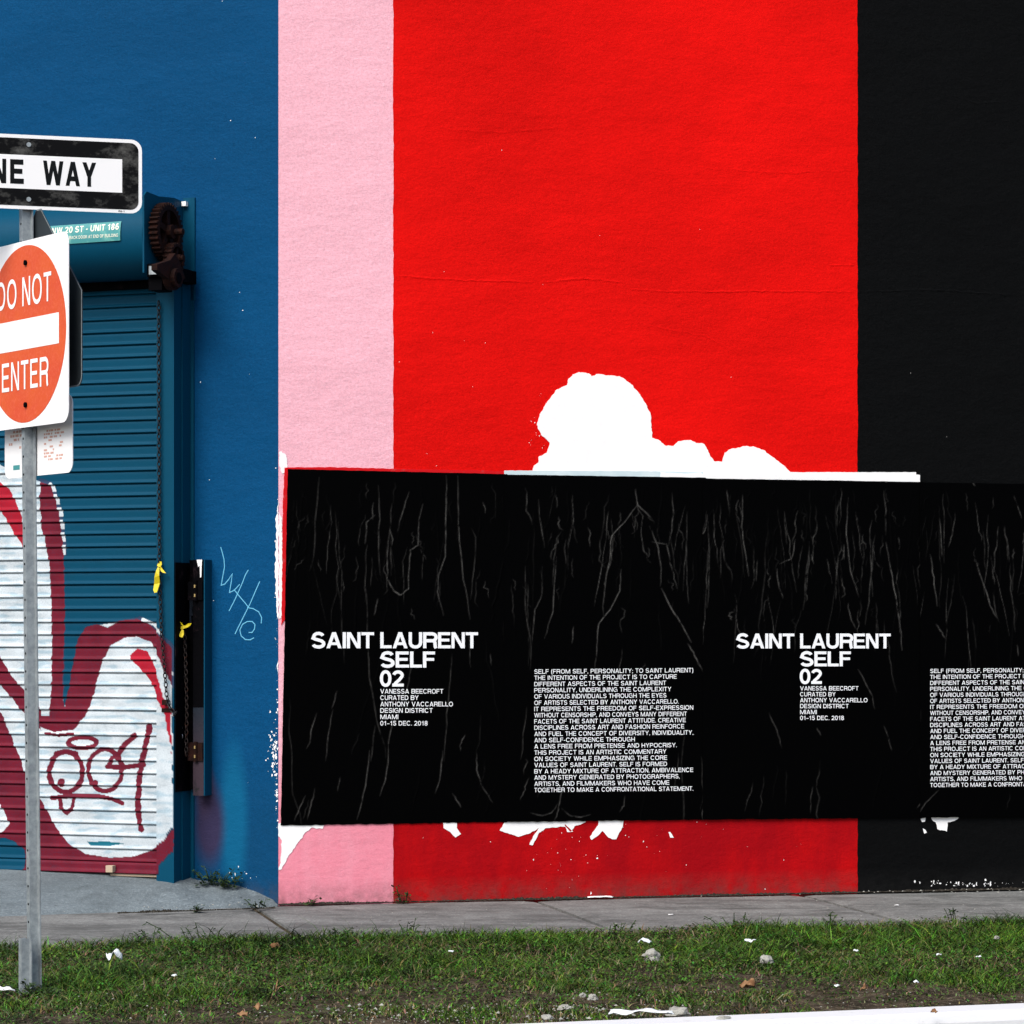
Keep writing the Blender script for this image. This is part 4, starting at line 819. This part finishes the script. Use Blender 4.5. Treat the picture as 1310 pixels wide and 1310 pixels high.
g.box(BW, BW.A(221, 908, GP+.04)[0], BW.A(206, 908, GP+.04)[0], BW.A(210, 911, GP+.04)[1], BW.A(210, 906, GP+.04)[1], GP+.032, GP+.036)
g.build('lock_hasp', MAT['rust'], sh, bevel=.003)
# yellow ribbons
def ribbon(outlines, o, label):
    g = MB()
    for k, pts in enumerate(outlines):
        pl = [BW.A(x, y, o) for x, y in pts]; cz_ = sum(p[1] for p in pl)/len(pl); n = len(pl)
        fr_ = [BW.P(a_, z_, o+.008*k+.008*math.sin(z_*60+k)) for a_, z_ in pl]; bk = [BW.P(a_, z_, o+.008*k-.004+.008*math.sin(z_*60+k)) for a_, z_ in pl]
        tr = tessellate_polygon([[Vector((a_, z_, 0)) for a_, z_ in pl]])
        g.add(fr_+bk, [tuple(t) for t in tr]+[tuple(n+i for i in t)[::-1] for t in tr]+[(i, (i+1) % n, n+(i+1) % n, n+i) for i in range(n)])
    return tag(g.build('ribbon', MAT['yellow']), label, 'ribbon')
s5p = lambda p: zr((170, 690), 8.1875, p)
ribbon([s5p([(250, 275), (258, 245), (275, 230), (293, 232), (298, 265), (285, 290), (262, 285)]), s5p([(262, 290), (282, 300), (288, 380), (282, 460), (265, 555), (238, 560), (222, 530), (222, 470), (235, 400), (250, 340)]), s5p([(292, 270), (310, 300), (330, 325), (362, 355), (330, 350), (305, 335), (293, 310)])], GP+.062, 'long yellow ribbon tail tied to the chain on the slats')
ribbon([s5p([(438, 940), (450, 915), (480, 905), (500, 900), (498, 950), (470, 968), (450, 965)]), s5p([(505, 910), (530, 900), (550, 905), (560, 930), (530, 940), (508, 935)]), s5p([(550, 905), (590, 880), (622, 878), (610, 900), (575, 925), (555, 925)]), s5p([(525, 940), (545, 950), (555, 1000), (545, 1028), (515, 1020), (508, 1000)]), s5p([(530, 865), (545, 880), (560, 905), (545, 900)])], .13, 'small yellow ribbon knot tied in the dark recess')

# ------------------------------------------------------------------ traffic sign post
PB = ground_at(46.5, 1266, 0); lean = -11/F*11.7/3.2
sp = empty('traffic_sign', (PB.x, PB.y, 0), 'galvanised channel post carrying one way and do not enter signs at the left edge', 'traffic sign')
SN = Vector((-.809, -.588, 0)).normalized(); SDv = Vector((.588, -.809, 0)).normalized()
def post_frame(z, d=SDv, n=SN): return Frame((PB.x+lean*z, PB.y, 0), d, n)
def hat(fr_fn, z0, z1, mat, name, parent, w=.042, dpt=.032, shift=(0, 0), th=.004):
    out = [(-w, 0), (-w*.5, 0), (-w*.36, dpt), (w*.36, dpt), (w*.5, 0), (w, 0)]; inn = [(-w, -th), (-w*.5-th*.6, -th), (-w*.36-th*.0, dpt-th), (w*.36, dpt-th), (w*.5+th*.6, -th), (w, -th)]
    inn = [(w, -th), (w*.5-th*.8, -th), (w*.36-th, dpt-th), (-w*.36+th, dpt-th), (-w*.5+th*.8, -th), (-w, -th)]
    ring = out+inn; n = len(ring); vs = []; zs = np.linspace(z0, z1, 14)
    for z in zs:
        f_ = fr_fn(z); vs += [f_.P(x+shift[0], z, y+shift[1]) for x, y in ring]
    g = MB(); m = len(zs); fs = [(i*n+k, i*n+(k+1) % n, (i+1)*n+(k+1) % n, (i+1)*n+k) for i in range(m-1) for k in range(n)]
    fs += [(0, 1, 10, 11), (1, 2, 9, 10), (2, 3, 8, 9), (3, 4, 7, 8), (4, 5, 6, 7)]
    b = (m-1)*n; fs += [tuple(b+i for i in f) for f in ((0, 1, 10, 11), (1, 2, 9, 10), (2, 3, 8, 9), (3, 4, 7, 8), (4, 5, 6, 7))]
    g.add(vs, fs); return g.build(name, mat, parent)
post = hat(post_frame, -.05, 3.5, MAT['galv'], 'post', sp)
stub = hat(lambda z: Frame((PB.x-.030, PB.y-.045, 0), SDv, SN), -.08, .215, MAT['galv'], 'anchor_stub', sp, w=.038)
sf = Frame((PB.x-.030, PB.y-.045, 0), SDv, SN); g = MB(); g.box(sf, -.030, -.021, .075, .145, .001, .0022); g.build('orange_mark', M('orange_mark', (.55, .17, .08), .6, .2).m, stub)
for k in range(44):
    z = .28+k*.0735; f_ = post_frame(z); g = MB(); g.tube([f_.P(0, z, .0315), f_.P(0, z, .0328)], .0052, 8); g.build('bolt_hole', MAT['grime'], post)
def rounded(w, h, r, n=6):
    return [(sx*(w/2-r)+r*math.cos(t), sz*(h/2-r)+r*math.sin(t)) for sx, sz, t0 in ((1, 1, 0), (-1, 1, 90), (-1, -1, 180), (1, -1, 270)) for t in [math.radians(t0+90*k/n) for k in range(n+1)]]
def on(fr, poly, c, o0, o1, mat, name, parent): g = MB(); g.prism(fr, [(x+c[0], z+c[1]) for x, z in poly], o0, o1); return g.build(name, mat, parent)
# one way plate
z1w = H+(HY-222.5)/F*PB.y; OF = Frame((PB.x+lean*z1w, PB.y, 0), (1, .276, 0), (.276, -1, 0)); c = (.008, z1w)
ow = on(OF, rounded(.914, .305, .045), c, .045, .048, MAT['signwhite'], 'one_way_plate', sp)
on(OF, rounded(.885, .276, .034), c, .0481, .0488, MAT['signblack'], 'black_field', ow)
ar = [(.375, -.069), (.375, .069), (-.235, .069), (-.235, .118), (-.40, 0), (-.235, -.118), (-.235, -.069)]
on(OF, ar, c, .0489, .0496, MAT['signwhite'], 'arrow', ow)
g = MB(); text_line(g, OF, 'ONE', (c[0]-.245, c[1]-.05), (c[0]-.028, c[1]-.05), .10, .235, .050, .22); g.build('lettering', MAT['letterblack'], ow); g = MB(); text_line(g, OF, 'WAY', (c[0]+.050, c[1]-.05), (c[0]+.268, c[1]-.05), .10, .235, .050, .13); g.build('lettering', MAT['letterblack'], ow)
g = MB(); text_line(g, OF, 'R6-1', (c[0]+.36, c[1]-.149), (c[0]+.385, c[1]-.149), .007, .2, .0486, .15); g.build('code_mark', MAT['letterblack'], ow)
for zz in (.112, -.112):
    g = MB(); g.tube([OF.P(c[0]-.008, c[1]+zz, .0485), OF.P(c[0]-.008, c[1]+zz, .054)], .010, 8); g.build('bolt', MAT['galv'], ow)
# do not enter plate
z2 = H+(HY-430)/F*PB.y; DF = Frame((PB.x+lean*z2-.015, PB.y, 0), SDv, SN); c = (.072, z2)
dn = on(DF, rounded(.762, .762, .05), c, .034, .037, MAT['signwhite'], 'do_not_enter_plate', sp)
on(DF, [(.362*math.cos(t), .362*math.sin(t)) for t in [2*math.pi*k/72 for k in range(72)]], c, .0371, .0379, MAT['signred'], 'red_disc', dn)
g = MB(); g.box(DF, c[0]-.30, c[0]+.30, c[1]-.062, c[1]+.062, .038, .0387); g.build('white_bar', MAT['signwhite'], dn)
g = MB(); text_line(g, DF, 'DO NOT', (c[0]-.255, c[1]+.115), (c[0]+.235, c[1]+.115), .118, .15, .0392, .2, .42); g.build('lettering', MAT['signwhite'], dn); g = MB(); text_line(g, DF, 'ENTER', (c[0]-.21, c[1]-.225), (c[0]+.21, c[1]-.225), .118, .15, .0392, .2); g.build('lettering', MAT['signwhite'], dn)
for zz in (.29, -.29):
    g = MB(); g.tube([DF.P(c[0]+.01, c[1]+zz, .038), DF.P(c[0]+.01, c[1]+zz, .046)], .011, 8); g.build('bolt', MAT['grime'], dn)
# pentagon plate seen from behind
zpb = H+(HY-503)/F*PB.y; pf = Frame((PB.x+lean*2.8, PB.y, 0), SDv, SN)
cc = (.065, zpb); pen = [(-.355, 0), (.355, 0)]
pen = [(.381-.04+.04*math.sin(t), .04-.04*math.cos(t)) for t in [math.radians(90*k/5) for k in range(6)]]+[(.381, .381), (.02, .75), (-.02, .75), (-.381, .381)]+[(-.381+.04-.04*math.cos(t), .04-.04*math.sin(t)) for t in [math.radians(90*k/5) for k in range(6)]]
pe = on(pf, pen, cc, -.014, -.011, MAT['signback'], 'pentagon_plate', sp)
ins = [(x*.985, .375+(z-.375)*.985) for x, z in pen]; 
g = MB(); n = len(pen); g.v = [pf.P(x+cc[0], z+cc[1], -.0105) for x, z in pen]+[pf.P(x+cc[0], z+cc[1], -.0105) for x, z in ins]; g.f = [(k, (k+1) % n, n+(k+1) % n, n+k) for k in range(n)]; g.build('rim', MAT['galv'], pe)
# lower white plate
z3 = H+(HY-560)/F*PB.y; pf3 = Frame((PB.x+lean*2.2, PB.y, 0), SDv, SN); cc = (.045, z3)
lp = on(pf3, rounded(.61, .315, .04), cc, -.014, -.011, MAT['signwhite'], 'lower_plate', sp)
r_ = random.Random(4)
def speck(cx, cz, w_, h_, rows_, cols_):
    g = MB()
    for i in range(rows_):
        x = cx-w_/2
        while x < cx+w_/2:
            k = .012+r_.random()*.03
            if r_.random() < .55: g.box(pf3, x, x+k*.7, cz+h_/2-h_*i/rows_-h_/rows_*.6, cz+h_/2-h_*i/rows_, -.0108, -.0102)
            x += k
    return tag(g.build('sticker_print', MAT['pinkprint'], lp), kind='stuff')
speck(cc[0]-.20, cc[1]+.03, .13, .15, 9, 6); speck(cc[0]+.13, cc[1]-.04, .15, .13, 10, 6)
g = MB(); g.box(pf3, cc[0]-.225, cc[0]-.165, cc[1]-.125, cc[1]-.105, -.0108, -.0102); g.build('green_smudge', MAT['green'], lp)

# ------------------------------------------------------------------ grass verge
def blades(n, amin, amax, seed, hscale=1.0):
    r = np.random.default_rng(seed); a_ = r.uniform(amin, amax, n*2); o_ = PAVE-.05+(kerb_o(a_)-.005-PAVE+.05)*r.random(n*2)
    dens = np.array([fgn(x*1.3, y*1.6, 21)+.6*fgn(x*4, y*4, 22) for x, y in zip(a_, o_)])
    back_ = np.clip((KERB-o_)/(KERB-PAVE), 0, 1)                 # 1 at the pavement, 0 at the kerb
    left = np.clip(1-(a_+2.2)/6, 0, 1)
    keep = r.random(n*2) < np.clip(.0+1.2*back_+.9*dens-.25*left*(1-back_), .05, 1); a_, o_, back_, dens = a_[keep][:n], o_[keep][:n], back_[keep][:n], dens[keep][:n]
    left = np.clip(1-(a_+2.2)/6, 0, 1); n = len(a_); dens2 = np.array([fgn(x*7, y*7, 31)+.6*fgn(x*2.2, y*2.5, 32) for x, y in zip(a_, o_)])
    h = (.010+.042*r.random(n)**2.3)*(.40+.85*back_+.5*np.clip(dens, -.5, .6))*hscale; tall = r.random(n) < np.clip(.012+.05*dens, 0, .05); h[tall] *= 1.8
    z0 = np.array([soil_z(x, y) for x, y in zip(a_, o_)])
    over = o_ < PAVE; z0[over] = np.maximum(z0[over], -.002)
    az = r.uniform(0, 2*math.pi, n); ln = h*r.uniform(.3, 2.2, n); wd = r.uniform(.0012, .0036, n); fa = r.uniform(0, math.pi, n)
    px_, py_ = np.cos(fa)*wd, np.sin(fa)*wd; dx, dy = np.cos(az)*ln, np.sin(az)*ln
    B = lambda aa, zz, oo: np.stack([RW.O.x+RW.d.x*aa+RW.n.x*oo, RW.O.y+RW.d.y*aa+RW.n.y*oo, zz], -1)
    V = np.stack([B(a_-px_, z0-.005, o_-py_), B(a_+px_, z0-.005, o_+py_), B(a_+dx*.4+px_*.8, z0+h*.62, o_+dy*.4+py_*.8), B(a_+dx*.4-px_*.8, z0+h*.62, o_+dy*.4-py_*.8), B(a_+dx, z0+h, o_+dy)], 1).reshape(-1, 3)
    k = np.arange(n)*5; Q = np.stack([k, k+1, k+2, k+3], 1); T = np.stack([k+3, k+2, k+4], 1)
    dry = np.clip(.10+.95*(1-back_)**1.5*(.4+.6*left)-.9*dens+.0*r.random(n), 0.03, .92); isd = r.random(n) < dry
    gcol = np.stack([.052+.095*r.random(n), .13+.16*r.random(n), .010+.015*r.random(n)], 1); gcol *= ((.13+.75*r.random(n)**2.1)*np.clip(1.0+1.15*dens2, .25, 2.0))[:, None]
    dcol = np.stack([.14+.14*r.random(n), .115+.11*r.random(n), .06+.06*r.random(n)], 1)*(.35+.65*r.random(n))[:, None]
    c = np.where(isd[:, None], dcol, gcol); c4 = np.concatenate([c, np.ones((n, 1))], 1); c4 = np.repeat(c4, 5, axis=0)
    return V, Q, T, c4
V, Q, T, c4 = blades(270000, -4.6, 7.6, 5)
me = npmesh('grass', V, Q, T); me.attributes.new('tint', 'FLOAT_COLOR', 'POINT').data.foreach_set('color', c4.astype(np.float32).ravel())
tag(link('grass', me, MAT['grass']), 'short green and dry grass on the verge between the pavement and the kerb', 'grass', kind='stuff')
# low broad-leaved weeds among the grass
def leaves(n, seed):
    r = np.random.default_rng(seed); nc = n//14; ca = r.uniform(-4.6, 7.6, nc); cb = PAVE+(kerb_o(ca)-PAVE)*r.beta(1.0, 2.2, nc)
    a_ = np.repeat(ca, 14)+r.normal(0, .028, nc*14); o_ = np.clip(np.repeat(cb, 14)+r.normal(0, .028, nc*14), PAVE-.05, np.repeat(kerb_o(ca), 14)); n = len(a_)
    hh = np.repeat(.010+.045*r.random(nc)**1.5, 14)*r.random(n); z0 = np.array([soil_z(x, y) for x, y in zip(a_, o_)])+hh+.004
    s_ = r.uniform(.005, .012, n); f1 = r.uniform(0, 2*math.pi, n); tl = r.uniform(-.5, .7, n)
    ux, uy = np.cos(f1), np.sin(f1); vx, vy = -uy*.45, ux*.45
    B = lambda aa, zz, oo: np.stack([RW.O.x+RW.d.x*aa+RW.n.x*oo, RW.O.y+RW.d.y*aa+RW.n.y*oo, zz], -1)
    V = np.stack([B(a_-ux*s_, z0-tl*s_, o_-uy*s_), B(a_+vx*s_, z0, o_+vy*s_), B(a_+ux*s_, z0+tl*s_, o_+uy*s_), B(a_-vx*s_, z0, o_-vy*s_)], 1).reshape(-1, 3)
    k = np.arange(n)*4; Q = np.stack([k, k+1, k+2, k+3], 1)
    c = np.stack([.035+.06*r.random(n), .09+.12*r.random(n), .012+.012*r.random(n)], 1)*np.repeat(.2+.85*r.random(nc)**1.4, 14)[:, None]
    return V, Q, np.repeat(np.concatenate([c, np.ones((n, 1))], 1), 4, axis=0)
V, Q, c4 = leaves(280000, 9); me = npmesh('ground_cover', V, Q); me.attributes.new('tint', 'FLOAT_COLOR', 'POINT').data.foreach_set('color', c4.astype(np.float32).ravel())
tag(link('ground_cover', me, MAT['grass']), 'low broad-leaved weeds spread through the verge grass', 'ground cover', kind='stuff')

# dirt gathered in the angle of wall and pavement, and along the driveway edge
m = M('dirt', (.022, .019, .015), .95, .05); m.mix(m.ramp(m.noise(60, 4, .8), .5, .65), (.07, .065, .055)); MAT['dirt'] = m.bump(m.noise(80, 4), .8, .01).m
def dirt_line(name, f0, f1, n, z, wmax, seed, parent=None):
    r = random.Random(seed); g = MB(); vs = []
    for i in range(n+1):
        u = i/n; p = f0.lerp(f1, u); a_ = a_of(p); w_ = wmax*max(.05, .45+1.3*fgn(a_*2.2, seed, 4)+.7*fgn(a_*14, seed, 5))*(.6+.6*r.random())
        q = Vector(RW.n)*w_; q2 = Vector(RW.n)*-.004
        vs += [p+q2+Vector((0, 0, z+.012*(.4+r.random()*.8)*min(1, w_/wmax))), p+q*.4+Vector((0, 0, z+.006*r.random())), p+q+Vector((0, 0, z-.002))]
    g.add(vs, [(i*3+j, (i+1)*3+j, (i+1)*3+j+1, i*3+j+1) for i in range(n) for j in range(2)]); o = g.build(name, MAT['dirt'], parent); o['kind'] = 'stuff'; return o
tag(dirt_line('dirt', Vector(RW.P(.0, 0, .002)), Vector(RW.P(6.5, 0, .002)), 900, .0, .035, 3), 'dark dirt gathered along the foot of the striped wall', 'dirt')
tag(dirt_line('dirt', ground_at(150, 1168.5, .006), ground_at(352, 1162, .006), 240, .002, .022, 8), 'dark dirt in the crack between driveway and pavement', 'dirt')
# ------------------------------------------------------------------ weeds along the wall foot
def weed(px, py, w_, h_, n, label, z=.0, seed=1, wall=None):
    r = random.Random(seed); p0 = ground_at(px, py, z) if wall is None else Vector(wall.P(*wall.A(px, py, .05), .05)); t = empty('weed', p0, label, 'weed'); g = MB(); s_ = MB()
    for i in range(max(4, n//12)):
        x = r.gauss(0, w_*.32); tip = p0+Vector((x*1.4+r.gauss(0, w_*.1), r.uniform(-.06, .02), h_*(.4+.6*r.random()))); b_ = p0+Vector((x*.8, r.uniform(-.02, .01), -.01)); s_.tube([b_, b_.lerp(tip, .5)+Vector((0, -.01, .01)), tip], .0022, 4)
        for j in range(12):
            u = r.random(); c = b_.lerp(tip, u)+Vector((r.gauss(0, .014), r.gauss(0, .012), r.gauss(0, .008))); f = r.random()*6.3; d = Vector((math.cos(f), math.sin(f), r.uniform(-.4, .6)))*r.uniform(.008, .018); e = d.cross(Vector((0, 0, 1))).normalized()*d.length*.5
            g.add([c-d, c+e, c+d, c-e], [(0, 1, 2, 3)])
    g.build('leaves', MAT['weed'], t); s_.build('stem', MAT['weed'], t); return t
weed(272, 1127, .17, .085, 190, 'dark weed tuft at the foot of the purple sprayed patch', wall=BW, seed=2)
weed(292, 1132, .11, .05, 90, 'low dark weed trailing right of the tuft under the blue wall', wall=BW, seed=7)
weed(331, 1160, .10, .05, 70, 'small weed at the pavement joint below the blue corner', z=.01, seed=3)
weed(251, 1164, .07, .035, 50, 'tiny weed in the crack at the driveway edge', z=.008, seed=4)
weed(516, 1152, .06, .08, 90, 'weed in the crack where the pink and red stripes meet the pavement', wall=RW, seed=5)
weed(394, 1155, .05, .03, 30, 'tiny weed at the foot of the pink stripe', wall=RW, seed=6)
for i, (x_, y_, s1, s2) in enumerate(((520, 1192, .06, .09), (790, 1192, .05, .08), (945, 1186, .08, .10), (1060, 1184, .05, .09), (1225, 1180, .05, .10), (255, 1198, .10, .10), (430, 1196, .07, .07), (190, 1200, .04, .09))):
    weed(x_, y_, s1*1.6, s2*.8, 60, ['leafy weed at the pavement edge below the pink and red join', 'leafy weed at the pavement edge under the paragraph poster', 'bushy weed at the pavement edge under the third poster', 'weed at the pavement edge below the red and black join', 'tall weed at the pavement edge near the right side', 'bushy weed at the pavement edge below the blue wall', 'leafy weed at the pavement edge below the pink stripe', 'thin weed at the pavement edge below the shutter rail'][i], z=.0, seed=20+i)
weed(46, 1272, .14, .05, 110, 'low leafy weed round the foot of the sign post', z=0, seed=41)
# ------------------------------------------------------------------ stones, litter and dry leaves
def stone(px, py, sx, sy, sz, label, mat='stone', seed=1, cat='stone', name='stone', z=.02):
    import bmesh
    bm = bmesh.new(); bmesh.ops.create_icosphere(bm, subdivisions=3, radius=1)
    for v in bm.verts:
        n_ = mnoise.noise(v.co*1.6+Vector((seed*3.1, 0, 0)))*.45+mnoise.noise(v.co*4+Vector((seed, 2, 0)))*.15; v.co *= 1+n_; v.co.z = max(v.co.z, -.4)
        v.co.x *= sx; v.co.y *= sy; v.co.z *= sz
    me = bpy.data.meshes.new(name); bm.to_mesh(me); bm.free(); o = bpy.data.objects.new(name, me); COL.objects.link(o); me.materials.append(MAT[mat]); o.location = ground_at(px, py, z); o.rotation_euler.z = seed
    return tag(o, label, cat)
stone(834, 1225, .048, .035, .035, 'grey-white concrete lump in the grass below the paragraph poster', seed=1)
stone(980, 1229, .036, .028, .024, 'pale broken stone in the grass below the third poster', seed=2)
stone(868, 1296, .045, .035, .026, 'pale stone at the kerb beside the flattened plastic', seed=3)
stone(758, 1277, .022, .02, .016, 'small white stone in the bare patch, right one of the pair', seed=4)
stone(745, 1274, .014, .012, .012, 'small white stone in the bare patch, left one of the pair', seed=5)
stone(722, 1290, .026, .02, .014, 'flat pale stone left of the flattened plastic', seed=6)
stone(512, 1151, .024, .018, .020, 'white stone in the crack under the pink and red join', seed=7, z=.01)
stone(1275, 1200, .014, .012, .012, 'pale pebble in the grass near the right side', seed=8, z=.04)
stone(700, 1302, .02, .02, .012, 'pale pebble beside the kerb left end', seed=9)
stone(925, 1303, .03, .02, .01, 'low pale stone sunk beside the kerb', seed=10)
def sheet(px, py, w_, d_, hump, label, mat='litter', seed=1, name='litter', cat='litter', z=.03, rot=0, n=9):
    r = random.Random(seed); vs = []
    for i in range(n):
        for j in range(n):
            u = i/(n-1)*2-1; v = j/(n-1)*2-1; e = 1-.22*abs(fgn(u*2+seed, v*2, 3)); x = u*w_*e*(1-.2*v*v); y = v*d_*e*(1-.35*u*u)
            z_ = hump*(.5+.9*fgn(u*1.6+seed, v*1.6, 5))+hump*.5*(1-u*u)*(1-v*v); vs.append((x*math.cos(rot)-y*math.sin(rot), x*math.sin(rot)+y*math.cos(rot), z_))
    f = [(i*n+j, (i+1)*n+j, (i+1)*n+j+1, i*n+j+1) for i in range(n-1) for j in range(n-1)]
    me = bpy.data.meshes.new(name); me.from_pydata(vs, [], f); me.materials.append(MAT[mat]); me.polygons.foreach_set('use_smooth', [True]*len(f)); o = bpy.data.objects.new(name, me); COL.objects.link(o); o.location = ground_at(px, py, z); md = o.modifiers.new('thick', 'SOLIDIFY'); md.thickness = .0015
    return tag(o, label, cat)
sheet(146, 1228, .036, .022, .035, 'crumpled pale plastic wrapper in the grass below the shutter', seed=2, z=.045)
sheet(825, 1206, .034, .02, .016, 'curved white plastic scrap behind the concrete lump', seed=3, z=.05)
sheet(960, 1205, .028, .02, .012, 'flat bluish white scrap lying on the grass below the third poster', seed=4, z=.05)
sheet(820, 1298, .13, .03, .018, 'long flattened white plastic bottle beside the kerb', seed=5, z=.02, rot=-.25, n=13)
sheet(4, 1270, .05, .03, .02, 'yellow and white wrapper on the bare soil beside the sign post', mat='paper', seed=6, z=.02)
sheet(1008, 1158, .012, .01, .006, 'white scrap on the grass, small', seed=7, z=.05) if 0 else None
for i, (x_, y_, lab) in enumerate([(577, 1218, 'small white scrap in the grass below the left headed poster'), (223, 1249, 'small white scrap in the grass right of the sign post'), (1172, 1257, 'small bluish scrap in the grass at the right'), (1095, 1217, 'tiny white scrap in the grass below the black wall join'), (1071, 1262, 'tiny pale scrap near the dry leaves'), (1201, 1222, 'tiny white scrap in the grass below the rightmost poster'), (1252, 1225, 'tiny bluish scrap in the grass at the far right')]):
    sheet(x_, y_, .013, .010, .008, lab, seed=30+i, z=.05, n=6)
for i, (x_, y_, lab) in enumerate([(945, 1141, 'white paper fleck at the wall foot under the red stripe'), (858, 1170, 'small white fleck on the pavement below the red stripe'), (1147, 1158, 'small white fleck on the pavement below the black wall')]):
    sheet(x_, y_, .014, .012, .003, lab, mat='paper', seed=50+i, z=.003, n=6)
sheet(768, 1148, .075, .018, .006, 'flat white paper scrap lying on the pavement under the paragraph poster', mat='paper', seed=61, z=.004)
for i, (x_, y_, s_, lab) in enumerate([(956, 1264, .035, 'curled brown dry leaf standing in the grass below the third poster'), (1105, 1267, .022, 'orange dry leaf in the grass below the black wall join'), (329, 1291, .022, 'orange dry leaf on the bare patch, upper one below the blue corner'), (310, 1301, .022, 'brown dry leaf on the bare patch, lower one below the blue corner'), (352, 1214, .03, 'dry brown leaf in the grass below the pink stripe'), (1195, 1297, .02, 'dry leaf lying by the kerb at the right')]):
    sheet(x_, y_, s_, s_*.6, s_*.8, lab, mat='dryleaf', seed=70+i, name='dry_leaf', cat='leaf', z=.025, rot=i)
# white grit scattered on the driveway, pavement and bare soil
r = random.Random(12); g = MB()
def grit(n, x0, x1, y0, y1, z, smin, smax):
    for i in range(n):
        p = ground_at(r.uniform(x0, x1), r.uniform(y0, y1), z); s_ = r.uniform(smin, smax); k = r.random()*6
        g.add([p+Vector((math.cos(k+q*2.1)*s_, math.sin(k+q*2.1)*s_, 0)) for q in range(3)]+[p+Vector((0, 0, s_*.7))], [(0, 1, 3), (1, 2, 3), (2, 0, 3)])
grit(40, 180, 345, 1150, 1162, .02, .003, .008); grit(26, 0, 345, 1150, 1200, .01, .002, .004)
grit(120, 380, 1310, 1140, 1185, .003, .002, .006); grit(110, 1000, 1310, 1131, 1142, .004, .003, .009); grit(130, 0, 900, 1262, 1306, .006, .0025, .007); grit(60, 400, 860, 1285, 1307, .006, .004, .013); grit(300, 400, 840, 1285, 1309, .004, .0015, .005); grit(60, 900, 1310, 1255, 1290, .006, .0025, .005)
tag(g.build('grit', MAT['stone']), 'loose pale grit scattered over pavement and bare verge', 'grit', kind='stuff')
